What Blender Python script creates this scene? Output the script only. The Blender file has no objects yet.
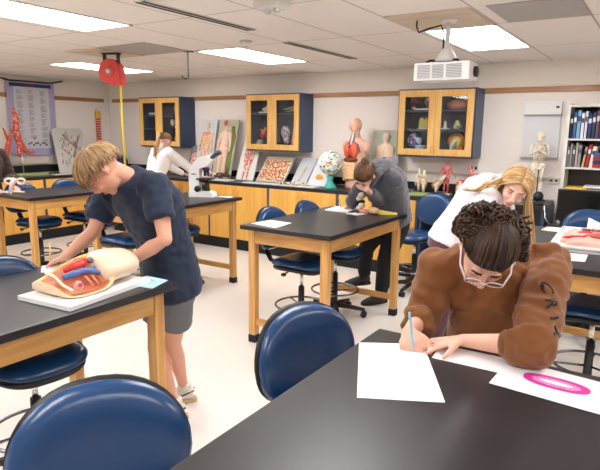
import bpy, bmesh, math, random
from mathutils import Vector, Matrix, noise
V = Vector
PI = math.pi
random.seed(7)
scene = bpy.context.scene
col = scene.collection
T = .914           # table height
CEIL = 2.346
BACK = 6.355       # back wall
LEFT = -8.03       # left wall
RIGHT = 3.2
FRONT = -2.6
# ------------------------------------------------------------------ camera
CR = V((0.83766275, 0.54604065, 0.01267762)).normalized()
CU = V((-0.11132545, 0.1479648, 0.98270701)).normalized()
CF = V((-0.53472213, 0.8245884, -0.18473282)).normalized()
EYE = V((0, 0, 1.6048))
FPX = 555.23
cam_d = bpy.data.cameras.new('camera')
cam = bpy.data.objects.new('camera', cam_d)
col.objects.link(cam)
m3 = Matrix((CR, CU, -CF)).transposed()
cam.matrix_world = Matrix.Translation(EYE) @ m3.to_4x4()
cam_d.sensor_fit = 'HORIZONTAL'
cam_d.sensor_width = 36
cam_d.lens = FPX / 600 * 36
cam_d.clip_start = .02
scene.camera = cam


def ray(u, v):
    return CF * FPX + CR * (u - 300) + CU * (235 - v)


def W(u, v, d):
    return EYE + ray(u, v) * (d / FPX)


def WZ(u, v, z):
    r = ray(u, v)
    return EYE + r * ((z - EYE.z) / r.z)


def WY(u, v, y):
    r = ray(u, v)
    return EYE + r * (y / r.y)


def WX(u, v, x):
    r = ray(u, v)
    return EYE + r * (x / r.x)


def cdir(a, b, c):
    """direction from (right, up, forward) components of the measured view"""
    return (CR * a + CU * b + CF * c).normalized()


# ------------------------------------------------------------------ materials
MATS = {}


def srgb(r, g, b):
    def f(c):
        c /= 255
        return c / 12.92 if c <= .04045 else ((c + .055) / 1.055) ** 2.4
    return (f(r), f(g), f(b), 1)


def mat(name, c, rough=.5, metal=0, spec=.5, coat=0, bump=0, bscale=50, var=0, vscale=8, sheen=0, emit=0, stretch=None, sss=0):
    if name in MATS:
        return MATS[name]
    m = bpy.data.materials.new(name)
    m.use_nodes = True
    nt = m.node_tree
    b = nt.nodes['Principled BSDF']
    b.inputs['Base Color'].default_value = c
    b.inputs['Roughness'].default_value = rough
    b.inputs['Metallic'].default_value = metal
    b.inputs['Specular IOR Level'].default_value = spec
    b.inputs['Coat Weight'].default_value = coat
    if sheen:
        b.inputs['Sheen Weight'].default_value = sheen
    if sss:
        b.inputs['Subsurface Weight'].default_value = sss
        b.inputs['Subsurface Radius'].default_value = (.012, .005, .003)
    if emit:
        b.inputs['Emission Color'].default_value = c
        b.inputs['Emission Strength'].default_value = emit
    tc = nt.nodes.new('ShaderNodeTexCoord')
    mp = nt.nodes.new('ShaderNodeMapping')
    nt.links.new(tc.outputs['Object'], mp.inputs[0])
    if stretch:
        mp.inputs['Scale'].default_value = stretch
    if var:
        n = nt.nodes.new('ShaderNodeTexNoise')
        n.inputs['Scale'].default_value = vscale
        n.inputs['Detail'].default_value = 4
        nt.links.new(mp.outputs[0], n.inputs['Vector'])
        mx = nt.nodes.new('ShaderNodeMix')
        mx.data_type = 'RGBA'
        mx.inputs[6].default_value = tuple(x * (1 - var) for x in c[:3]) + (1,)
        mx.inputs[7].default_value = tuple(min(1, x * (1 + var)) for x in c[:3]) + (1,)
        nt.links.new(n.outputs[0], mx.inputs[0])
        nt.links.new(mx.outputs[2], b.inputs['Base Color'])
    if bump:
        n2 = nt.nodes.new('ShaderNodeTexNoise')
        n2.inputs['Scale'].default_value = bscale
        n2.inputs['Detail'].default_value = 3
        nt.links.new(mp.outputs[0], n2.inputs['Vector'])
        bp = nt.nodes.new('ShaderNodeBump')
        bp.inputs['Strength'].default_value = bump
        bp.inputs['Distance'].default_value = .01
        nt.links.new(n2.outputs[0], bp.inputs['Height'])
        nt.links.new(bp.outputs[0], b.inputs['Normal'])
    MATS[name] = m
    return m


def wood(name, c1, c2, axis, scale=1.0, rough=.4):
    """grain runs along the axis"""
    if name in MATS:
        return MATS[name]
    m = bpy.data.materials.new(name)
    m.use_nodes = True
    nt = m.node_tree
    b = nt.nodes['Principled BSDF']
    tc = nt.nodes.new('ShaderNodeTexCoord')
    mp = nt.nodes.new('ShaderNodeMapping')
    s = [9 * scale] * 3
    s['xyz'.index(axis)] = .8 * scale
    mp.inputs['Scale'].default_value = s
    nt.links.new(tc.outputs['Object'], mp.inputs[0])
    n = nt.nodes.new('ShaderNodeTexNoise')
    n.inputs['Scale'].default_value = 2.2
    n.inputs['Detail'].default_value = 6
    n.inputs['Distortion'].default_value = 1.2
    nt.links.new(mp.outputs[0], n.inputs['Vector'])
    r = nt.nodes.new('ShaderNodeValToRGB')
    r.color_ramp.elements[0].position = .35
    r.color_ramp.elements[0].color = c1
    r.color_ramp.elements[1].position = .65
    r.color_ramp.elements[1].color = c2
    nt.links.new(n.outputs[0], r.inputs[0])
    nt.links.new(r.outputs[0], b.inputs['Base Color'])
    b.inputs['Roughness'].default_value = rough
    b.inputs['Coat Weight'].default_value = .15
    MATS[name] = m
    return m


def speckle(name, base, spots, scale=20, rough=.6, thresholds=None):
    """base colour with noise blotches of several paint colours (printed or painted pattern)"""
    if name in MATS:
        return MATS[name]
    m = bpy.data.materials.new(name)
    m.use_nodes = True
    nt = m.node_tree
    b = nt.nodes['Principled BSDF']
    b.inputs['Roughness'].default_value = rough
    tc = nt.nodes.new('ShaderNodeTexCoord')
    prev = None
    for i, c in enumerate(spots):
        mp = nt.nodes.new('ShaderNodeMapping')
        mp.inputs['Location'].default_value = (i * 3.7, i * 1.3, i * 5.1)
        nt.links.new(tc.outputs['Object'], mp.inputs[0])
        n = nt.nodes.new('ShaderNodeTexNoise')
        n.inputs['Scale'].default_value = scale
        n.inputs['Detail'].default_value = 2
        nt.links.new(mp.outputs[0], n.inputs['Vector'])
        gt = nt.nodes.new('ShaderNodeMath')
        gt.operation = 'GREATER_THAN'
        gt.inputs[1].default_value = (thresholds[i] if thresholds else .58)
        nt.links.new(n.outputs[0], gt.inputs[0])
        mx = nt.nodes.new('ShaderNodeMix')
        mx.data_type = 'RGBA'
        nt.links.new(gt.outputs[0], mx.inputs[0])
        if prev is None:
            mx.inputs[6].default_value = base
        else:
            nt.links.new(prev, mx.inputs[6])
        mx.inputs[7].default_value = c
        prev = mx.outputs[2]
    nt.links.new(prev, b.inputs['Base Color'])
    MATS[name] = m
    return m


# ------------------------------------------------------------------ mesh builder
def basis(t, ref=None):
    t = t.normalized()
    r = ref if ref is not None else (V((0, 0, 1)) if abs(t.z) < .9 else V((1, 0, 0)))
    a = (r - t * r.dot(t))
    if a.length < 1e-5:
        a = t.orthogonal()
    a.normalize()
    return a, t.cross(a)


class MB:
    def __init__(s):
        s.v, s.f, s.mi, s.sm = [], [], [], []
        s.cur = 0
        s.smooth = True

    def add(s, vs, fs, smooth=None):
        o = len(s.v)
        s.v += [V(x) for x in vs]
        for f in fs:
            s.f.append([o + i for i in f])
            s.mi.append(s.cur)
            s.sm.append(s.smooth if smooth is None else smooth)
        return s

    def box(s, c, size, rot=None, bevel=0):
        c = V(c)
        x, y, z = [q / 2 for q in size]
        if bevel:
            bm = bmesh.new()
            bmesh.ops.create_cube(bm, size=1)
            for vt in bm.verts:
                vt.co = V((vt.co.x * 2 * x, vt.co.y * 2 * y, vt.co.z * 2 * z))
            bmesh.ops.bevel(bm, geom=bm.edges[:], offset=bevel, segments=2, affect='EDGES', profile=.7)
            vs = [vt.co.copy() for vt in bm.verts]
            fs = [[q.index for q in f.verts] for f in bm.faces]
            bm.free()
        else:
            vs = [V((i * x, j * y, k * z)) for i in (-1, 1) for j in (-1, 1) for k in (-1, 1)]
            fs = [(0, 1, 3, 2), (4, 6, 7, 5), (0, 4, 5, 1), (2, 3, 7, 6), (0, 2, 6, 4), (1, 5, 7, 3)]
        if rot is not None:
            vs = [rot @ q for q in vs]
        s.add([q + c for q in vs], fs, False)
        return s

    def box2(s, a, b, bevel=0):
        a, b = V(a), V(b)
        return s.box((a + b) / 2, [abs(q) for q in (b - a)], None, bevel)

    def loft(s, rings, cap=True, closed=True):
        n = len(rings[0])
        vs = [p for r in rings for p in r]
        fs = []
        for i in range(len(rings) - 1):
            for j in range(n if closed else n - 1):
                k = (j + 1) % n
                fs.append((i * n + j, i * n + k, (i + 1) * n + k, (i + 1) * n + j))
        if cap:
            fs.append(list(range(n))[::-1])
            fs.append([(len(rings) - 1) * n + j for j in range(n)])
        s.add(vs, fs)
        return s

    def tube(s, pts, rad, seg=10, side=None, cap=True, closed=False):
        pts = [V(p) for p in pts]
        n = len(pts)
        if not isinstance(rad, (list,)):
            rad = [rad] * n
        rings = []
        a = None
        for i, p in enumerate(pts):
            if closed:
                t = pts[(i + 1) % n] - pts[i - 1]
            else:
                t = pts[min(i + 1, n - 1)] - pts[max(i - 1, 0)]
            if t.length < 1e-9:
                t = V((0, 0, 1))
            t.normalize()
            a, b = basis(t, side if side is not None else a)
            r = rad[i]
            ra, rb = r if isinstance(r, tuple) else (r, r)
            rings.append([p + a * (ra * math.cos(2 * PI * k / seg)) + b * (rb * math.sin(2 * PI * k / seg)) for k in range(seg)])
        if closed:
            rings.append(rings[0])
            return s.loft(rings, cap=False)
        return s.loft(rings, cap)

    def ell(s, c, r, R=None, nu=16, nv=10):
        c = V(c)
        if not hasattr(r, '__len__'):
            r = (r, r, r)
        vs = []
        for i in range(1, nv):
            th = PI * i / nv
            for j in range(nu):
                ph = 2 * PI * j / nu
                vs.append(V((r[0] * math.sin(th) * math.cos(ph), r[1] * math.sin(th) * math.sin(ph), r[2] * math.cos(th))))
        vs += [V((0, 0, r[2])), V((0, 0, -r[2]))]
        fs = []
        for i in range(nv - 2):
            for j in range(nu):
                k = (j + 1) % nu
                fs.append((i * nu + j, (i + 1) * nu + j, (i + 1) * nu + k, i * nu + k))
        t, b = len(vs) - 2, len(vs) - 1
        for j in range(nu):
            k = (j + 1) % nu
            fs.append((t, j, k))
            fs.append((b, (nv - 2) * nu + k, (nv - 2) * nu + j))
        if R is not None:
            vs = [R @ q for q in vs]
        s.add([q + c for q in vs], fs)
        return s

    def cyl(s, a, b, r, r2=None, seg=16):
        return s.tube([a, b], [r, r if r2 is None else r2], seg)

    def torus(s, c, R, r, n=(0, 0, 1), seg=28, rs=8):
        n = V(n).normalized()
        a, b = basis(n)
        pts = [V(c) + a * R * math.cos(2 * PI * i / seg) + b * R * math.sin(2 * PI * i / seg) for i in range(seg)]
        return s.tube(pts, r, rs, side=n, closed=True)

    def prism(s, poly, d):
        """closed prism from 3D polygon extruded by vector d"""
        poly = [V(p) for p in poly]
        n = len(poly)
        vs = poly + [p + V(d) for p in poly]
        fs = [list(range(n))[::-1], [n + i for i in range(n)]]
        for i in range(n):
            k = (i + 1) % n
            fs.append((i, k, n + k, n + i))
        s.add(vs, fs, False)
        return s

    def map(s, fn):
        s.v = [fn(q) for q in s.v]
        return s

    def mesh(s, name):
        me = bpy.data.meshes.new(name)
        me.from_pydata([tuple(q) for q in s.v], [], s.f)
        me.polygons.foreach_set('use_smooth', s.sm)
        me.polygons.foreach_set('material_index', s.mi)
        me.update()
        bm = bmesh.new()
        bm.from_mesh(me)
        bmesh.ops.recalc_face_normals(bm, faces=bm.faces)
        bm.to_mesh(me)
        bm.free()
        return me

    def build(s, name, mats, parent=None, label=None, kind=None, origin=None, auto=True):
        me = s.mesh(name)
        if not isinstance(mats, (list, tuple)):
            mats = [mats]
        for m in mats:
            me.materials.append(m)
        return link(name, me, parent, label, kind, origin)


def link(name, me, parent=None, label=None, kind=None, origin=None):
    if origin is None:
        if len(me.vertices):
            xs = [v.co for v in me.vertices]
            origin = V(((min(v.x for v in xs) + max(v.x for v in xs)) / 2, (min(v.y for v in xs) + max(v.y for v in xs)) / 2, min(v.z for v in xs)))
        else:
            origin = V((0, 0, 0))
    me.transform(Matrix.Translation(-V(origin)))
    o = bpy.data.objects.new(name, me)
    o.location = origin
    col.objects.link(o)
    if parent is not None:
        o.parent = parent
        o.matrix_parent_inverse = wm(parent).inverted()
    if label:
        o['label'] = label
    if kind:
        o['kind'] = kind
    return o


def wm(o):
    """world matrix without a depsgraph update"""
    m = Matrix.LocRotScale(o.location, o.rotation_euler, o.scale)
    if o.parent is not None:
        return wm(o.parent) @ o.matrix_parent_inverse @ m
    return m


def thing(name, label, cat, loc=(0, 0, 0), rz=0, group=None):
    o = bpy.data.objects.new(name, None)
    o.empty_display_size = .1
    o.location = loc
    o.rotation_euler = (0, 0, rz)
    col.objects.link(o)
    o['label'] = label
    o['category'] = cat
    if group:
        o['group'] = group
    return o


def tag(o, label, cat, group=None):
    o['label'] = label
    o['category'] = cat
    if group:
        o['group'] = group
    return o


def dup(root, loc, rz, label, group=None):
    r = root.copy()
    col.objects.link(r)
    r.location = loc
    r.rotation_euler = (0, 0, rz)
    r['label'] = label
    if group:
        r['group'] = group
    for ch in list(root.children):
        c = ch.copy()
        col.objects.link(c)
        c.parent = r
        for g in list(ch.children):
            d = g.copy()
            col.objects.link(d)
            d.parent = c
    return r


def struct(name, mb, m):
    return mb.build(name, m, None, None, 'structure')


def remesh(mb, voxel, smooth=4, fn=None):
    """fuse the closed solids of a builder into one continuous skin"""
    me = mb.mesh('tmp')
    o = bpy.data.objects.new('tmp', me)
    col.objects.link(o)
    md = o.modifiers.new('r', 'REMESH')
    md.mode = 'VOXEL'
    md.voxel_size = voxel
    md.use_smooth_shade = True
    if smooth:
        sm = o.modifiers.new('s', 'SMOOTH')
        sm.iterations = smooth
        sm.factor = .5
    dg = bpy.context.evaluated_depsgraph_get()
    dg.update()
    ne = bpy.data.meshes.new_from_object(o.evaluated_get(dg))
    bpy.data.objects.remove(o)
    if fn:
        ne.update()
        ns = [v.normal.copy() for v in ne.vertices]
        for v, n in zip(ne.vertices, ns):
            v.co = v.co + n * fn(v.co)
    for p in ne.polygons:
        p.use_smooth = True
    ne.materials.clear()
    return ne


def fused(name, mb, voxel, m, parent=None, smooth=4, fn=None, label=None):
    me = remesh(mb, voxel, smooth, fn)
    me.name = name
    me.materials.append(m)
    return link(name, me, parent, label)


def pad(mb, outline, warp, thick, back, nr=9, nt=40, p=5):
    """cushion: outline(theta)->(a,b); warp(a,b,h)->3D; front bulges by thick, back flat at -back"""
    rings = []
    for i in range(nr, 0, -1):
        r = (i / nr) ** .6
        rings.append([warp(*(q * r for q in outline(2 * PI * k / nt)), thick * (1 - r ** p) ** .5) for k in range(nt)])
    rings = rings[::-1]
    edge = [[warp(*(q * r for q in outline(2 * PI * k / nt)), -h) for k in range(nt)] for r, h in ((.995, back * .6), (.96, back), (.5, back), (.05, back))]
    mb.loft(rings + edge, cap=True)
    return mb
# ================================================================== materials
M_oak_x = wood('oak_grain_x', srgb(196, 140, 74), srgb(222, 172, 104), 'x')
M_oak_y = wood('oak_grain_y', srgb(196, 140, 74), srgb(222, 172, 104), 'y')
M_oak_z = wood('oak_grain_z', srgb(200, 145, 78), srgb(226, 178, 110), 'z')
M_birch = wood('birch_cabinet', srgb(226, 166, 74), srgb(238, 186, 96), 'z', .6)
M_birch_f = wood('birch_frame', srgb(218, 166, 88), srgb(232, 188, 112), 'z', .8)
M_rail = wood('rail_wood', srgb(160, 108, 66), srgb(178, 126, 80), 'x', 1)
M_epoxy = mat('black_epoxy', srgb(33, 32, 36), .34, spec=.5, var=.08, vscale=3, bump=.02, bscale=300)
M_black = mat('black_plastic', srgb(22, 22, 24), .45)
M_rubber = mat('black_rubber', srgb(18, 18, 20), .75)
M_navy = mat('navy_laminate', srgb(44, 66, 98), .38)
M_navy_dark = mat('navy_laminate_interior', srgb(30, 42, 62), .6)
M_vinyl = mat('blue_vinyl', srgb(20, 64, 112), .26, spec=.6, bump=.03, bscale=400, var=.06, vscale=20)
M_chrome = mat('chrome', (.75, .75, .77, 1), .15, metal=1)
M_steel = mat('steel', (.6, .6, .62, 1), .3, metal=1)
M_white = mat('white_plastic', srgb(238, 238, 238), .4)
M_whitem = mat('white_paint', srgb(225, 224, 220), .5)
M_paper = mat('paper', srgb(246, 245, 248), .7)
M_cream = mat('cream_paper', srgb(240, 232, 200), .7)


def tilemat(name, c, line, sx, sy, ox, oy, w, rough, bump=0, var=.03):
    m = bpy.data.materials.new(name)
    m.use_nodes = True
    nt = m.node_tree
    b = nt.nodes['Principled BSDF']
    b.inputs['Roughness'].default_value = rough
    g = nt.nodes.new('ShaderNodeNewGeometry')
    sp = nt.nodes.new('ShaderNodeSeparateXYZ')
    nt.links.new(g.outputs['Position'], sp.inputs[0])
    res = None
    for ax, per, off in ((0, sx, ox), (1, sy, oy)):
        a = nt.nodes.new('ShaderNodeMath'); a.operation = 'SUBTRACT'; a.inputs[1].default_value = off - 50 * per
        nt.links.new(sp.outputs[ax], a.inputs[0])
        md = nt.nodes.new('ShaderNodeMath'); md.operation = 'MODULO'; md.inputs[1].default_value = per
        nt.links.new(a.outputs[0], md.inputs[0])
        lt = nt.nodes.new('ShaderNodeMath'); lt.operation = 'LESS_THAN'; lt.inputs[1].default_value = w
        nt.links.new(md.outputs[0], lt.inputs[0])
        if res is None:
            res = lt.outputs[0]
        else:
            mxm = nt.nodes.new('ShaderNodeMath'); mxm.operation = 'MAXIMUM'
            nt.links.new(res, mxm.inputs[0]); nt.links.new(lt.outputs[0], mxm.inputs[1])
            res = mxm.outputs[0]
    n = nt.nodes.new('ShaderNodeTexNoise'); n.inputs['Scale'].default_value = 6; n.inputs['Detail'].default_value = 6
    nt.links.new(g.outputs['Position'], n.inputs['Vector'])
    v = nt.nodes.new('ShaderNodeMix'); v.data_type = 'RGBA'
    v.inputs[6].default_value = tuple(x * (1 - var) for x in c[:3]) + (1,)
    v.inputs[7].default_value = tuple(min(1, x * (1 + var)) for x in c[:3]) + (1,)
    nt.links.new(n.outputs[0], v.inputs[0])
    mx = nt.nodes.new('ShaderNodeMix'); mx.data_type = 'RGBA'
    nt.links.new(res, mx.inputs[0]); nt.links.new(v.outputs[2], mx.inputs[6]); mx.inputs[7].default_value = line
    nt.links.new(mx.outputs[2], b.inputs['Base Color'])
    if bump:
        n2 = nt.nodes.new('ShaderNodeTexNoise'); n2.inputs['Scale'].default_value = 220
        nt.links.new(g.outputs['Position'], n2.inputs['Vector'])
        bp = nt.nodes.new('ShaderNodeBump'); bp.inputs['Strength'].default_value = bump; bp.inputs['Distance'].default_value = .004
        nt.links.new(n2.outputs[0], bp.inputs['Height']); nt.links.new(bp.outputs[0], b.inputs['Normal'])
    MATS[name] = m
    return m


GX, GY = -1.07, 4.1       # ceiling grid origin
PX, PY = .585, 1.2
M_ceil = tilemat('ceiling_tile', srgb(244, 236, 230), srgb(186, 174, 166), PX, PY, GX - .006, GY - .006, .012, .9, .3, .015)
M_floor = tilemat('vinyl_floor', srgb(232, 226, 220), srgb(222, 215, 208), .585, .585, 0, 0, .003, .32, 0, .02)
M_wall = mat('wall_paint', srgb(238, 230, 220), .8, bump=.05, bscale=200)
M_board = mat('bulletin_wall', srgb(246, 238, 232), .75)

# ================================================================== room
struct('floor', MB().box2((LEFT - .1, FRONT - .1, -.1), (RIGHT + .1, BACK + .1, 0)), M_floor)
struct('ceiling', MB().box2((LEFT - .1, FRONT - .1, CEIL), (RIGHT + .1, BACK + .1, CEIL + .1)), M_ceil)
struct('wall_back', MB().box2((LEFT - .1, BACK, 0), (RIGHT + .1, BACK + .1, CEIL)), M_wall)
struct('wall_left', MB().box2((LEFT - .1, FRONT - .1, 0), (LEFT, BACK, CEIL)), M_wall)
struct('wall_right', MB().box2((RIGHT, FRONT - .1, 0), (RIGHT + .1, BACK, CEIL)), M_wall)
struct('wall_front', MB().box2((LEFT, FRONT - .1, 0), (RIGHT, FRONT, CEIL)), M_wall)
# light panels of tackable board under the rail
zr = 2.057
struct('trim_1', MB().box2((LEFT + .1, BACK - .022, zr - .028), (RIGHT, BACK, zr + .028), .004), M_rail)
M_rail_y = wood('rail_wood_y', srgb(160, 108, 66), srgb(178, 126, 80), 'y', 1)
struct('trim_2', MB().box2((LEFT, FRONT, zr - .028), (LEFT + .022, BACK - .12, zr + .028), .004), M_rail_y)
struct('trim_3', MB().box2((LEFT + .02, BACK - .008, .92), (RIGHT, BACK, zr - .03)), M_board)
struct('trim_4', MB().box2((LEFT, FRONT, .92), (LEFT + .008, BACK - .01, zr - .03)), M_board)
struct('baseboard_right', MB().box2((RIGHT - .015, FRONT, 0), (RIGHT, BACK, .1)), M_rubber)
# dark electrical strip along the splashback
struct('trim_5', MB().box2((LEFT + .02, BACK - .02, .93), (-2.0, BACK - .008, 1.02)), M_rubber)
struct('trim_6', MB().box2((LEFT + .008, FRONT + .1, .93), (LEFT + .02, BACK - .03, 1.04)), M_rubber)
# pale surface raceway on the right half of the wall
struct('trim_7', MB().box2((-2.6, BACK - .04, 1.135), (-.87, BACK - .008, 1.155), .004), mat('raceway', srgb(214, 205, 194), .6))
struct('trim_8', MB().box2((-8.02, 3.2, 1.06), (-7.985, 5.15, 1.17), .004), mat('raceway', srgb(214, 205, 194), .6))

# ceiling lights
M_diff = mat('light_diffuser', (1, .985, .975, 1), .5, emit=15.5)
lights = []
labels = {(-3.62, 2.3): 'bright rectangular ceiling light at upper left, nearest of those in view',
          (-6.0, 4.7): 'bright ceiling light panel behind the red cord reel',
          (-3.62, 4.7): 'bright ceiling light panel between the two slot vents and the middle wall cabinet',
          (-1.34, 4.7): 'bright ceiling light panel beside the projector mount'}
for x in (-6.0, -3.62, -1.34, .98):
    for y in (-.1, 2.3, 4.7):
        lb = labels.get((x, y), 'bright rectangular ceiling light outside the picture')
        t = thing('ceiling_light', lb, 'ceiling light', (x, y, CEIL), group='recessed ceiling lights')
        f = MB()
        hx, hy = .272, .592
        for a, b in (((-hx, -hy), (hx, -hy + .02)), ((-hx, hy - .02), (hx, hy)), ((-hx, -hy), (-hx + .02, hy)), ((hx - .02, -hy), (hx, hy))):
            f.box2((x + a[0], y + a[1], CEIL - .008), (x + b[0], y + b[1], CEIL + .0))
        f.build('frame', M_whitem, t)
        MB().box2((x - hx + .02, y - hy + .02, CEIL - .005), (x + hx - .02, y + hy - .02, CEIL)).build('diffuser', M_diff, t)

# slot vents
M_slot = mat('slot_dark', srgb(60, 54, 50), .7)
for (x, y0, y1, lb) in ((-2.70, 1.2, 2.3, 'long dark slot vent in the ceiling at the top edge of the photo'), (-2.70, 2.38, 3.47, 'long dark slot vent in the ceiling left of the overhead device'), (-2.80, 4.06, 5.3, 'long dark slot vent in the ceiling above the middle wall cabinet')):
    t = thing('slot_vent', lb, 'ceiling vent', (x, (y0 + y1) / 2, CEIL), group='ceiling slot vents')
    MB().box2((x - .045, y0, CEIL - .006), (x + .045, y1, CEIL)).build('frame', M_whitem, t)
    for dx in (-.024, .024):
        MB().box2((x + dx - .013, y0 + .01, CEIL - .009), (x + dx + .013, y1 - .01, CEIL - .005)).build('slot', M_slot, t)

# metal panels, open bay
M_gpanel = mat('grey_ceiling_panel', srgb(176, 170, 166), .6, bump=.1, bscale=300)
tag(MB().box2((-.985, 3.5, CEIL - .007), (-.487, 4.08, CEIL), .002).build('return_air_grille', M_gpanel), 'flat grey perforated ceiling panel right of the projector mount', 'ceiling panel')
tag(MB().box2((-4.56, 3.5, CEIL - .007), (-3.92, 4.08, CEIL), .002).build('return_air_grille', M_gpanel), 'flat grey ceiling panel beside the black hanging hook', 'ceiling panel')
M_mount = wood('plywood_ceiling_panel', srgb(208, 190, 168), srgb(222, 206, 186), 'x', .5)
tag(MB().box2((-5.05, 3.5, CEIL - .012), (-4.565, 4.08, CEIL), .002).build('mounting_board', M_mount), 'plywood ceiling board that carries the red cord reel', 'mounting board')
tag(MB().box2((-1.645, 3.5, CEIL - .012), (-1.08, 4.08, CEIL), .002).build('mounting_board', M_mount), 'plywood ceiling board that carries the projector', 'mounting board')

# smoke detector, sprinkler
p = WZ(246, 41, CEIL)
t = thing('smoke_detector', 'small round white smoke detector near the middle ceiling light', 'smoke detector', p)
MB().tube([p, p - V((0, 0, .02)), p - V((0, 0, .045))], [.055, .055, .035], 24).build('housing', M_whitem, t)
MB().tube([p - V((0, 0, .044)), p - V((0, 0, .05))], [.015, .012], 16).build('sensor', M_gpanel, t)
p = WZ(272, 2, CEIL)
t = thing('exit_fixture', 'small metal and white ceiling device at the top edge of the photo', 'ceiling fixture', p)
MB().box(p - V((0, 0, .02)), (.16, .16, .04), None, .01).build('housing', M_whitem, t)
for k in range(2):
    MB().ell(p + V((-.035 + .07 * k, 0, -.045)), .022).build('lamp_head', M_steel, t)

# ================================================================== lab table
def lab_table(x1, y1, label, w=.773, l=1.349, name='lab_table'):
    """x1,y1 = far right corner of the top"""
    x0, y0 = x1 - w, y1 - l
    t = thing(name, label, 'table', ((x0 + x1) / 2, (y0 + y1) / 2, 0), group='black topped oak lab tables')
    MB().box2((x0, y0, T - .032), (x1, y1, T), .004).build('table_top', M_epoxy, t)
    i, a = .045, .022
    z1, z0 = T - .033, T - .135
    L = .056
    MB().box2((x0 + i + L, y0 + i + .006, z0), (x1 - i - L, y0 + i + .006 + a, z1)).build('apron', M_oak_x, t)
    MB().box2((x0 + i + L, y1 - i - .006 - a, z0), (x1 - i - L, y1 - i - .006, z1)).build('apron', M_oak_x, t)
    MB().box2((x0 + i + .006, y0 + i + L, z0), (x0 + i + .006 + a, y1 - i - L, z1)).build('side_apron', M_oak_y, t)
    MB().box2((x1 - i - .006 - a, y0 + i + L, z0), (x1 - i - .006, y1 - i - L, z1)).build('side_apron', M_oak_y, t)
    for lx in (x0 + i, x1 - i - L):
        for ly in (y0 + i, y1 - i - L):
            g = MB().box2((lx, ly, .055), (lx + L, ly + L, z1), .003).build('leg', M_oak_z, t)
            MB().box2((lx - .003, ly - .003, 0), (lx + L + .003, ly + L + .003, .06), .003).build('rubber_foot', M_rubber, g)
    for ly in (y0 + i + .012, y1 - i - L + .012):
        MB().box2((x0 + i + L, ly, .14), (x1 - i - L, ly + .03, .19), .002).build('stretcher', M_oak_x, t)
    xm = (x0 + x1) / 2
    return t


lab_table(-1.807, 1.761, 'black topped oak table at lower left with the open abdomen model on it')
lab_table(-1.806, 4.505, 'black topped oak table in the centre where the student in grey writes')
lab_table(-.013, 1.743, 'black topped table in the foreground where the student in brown writes')
lab_table(-5.218, 4.46, 'black topped oak table farthest left, in front of the person in dark brown')
lab_table(-3.65, 4.5116, 'black topped oak table with the white microscope on it')
lab_table(-.013, 4.5, 'black topped oak table at right with the torso relief tray on it')

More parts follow.
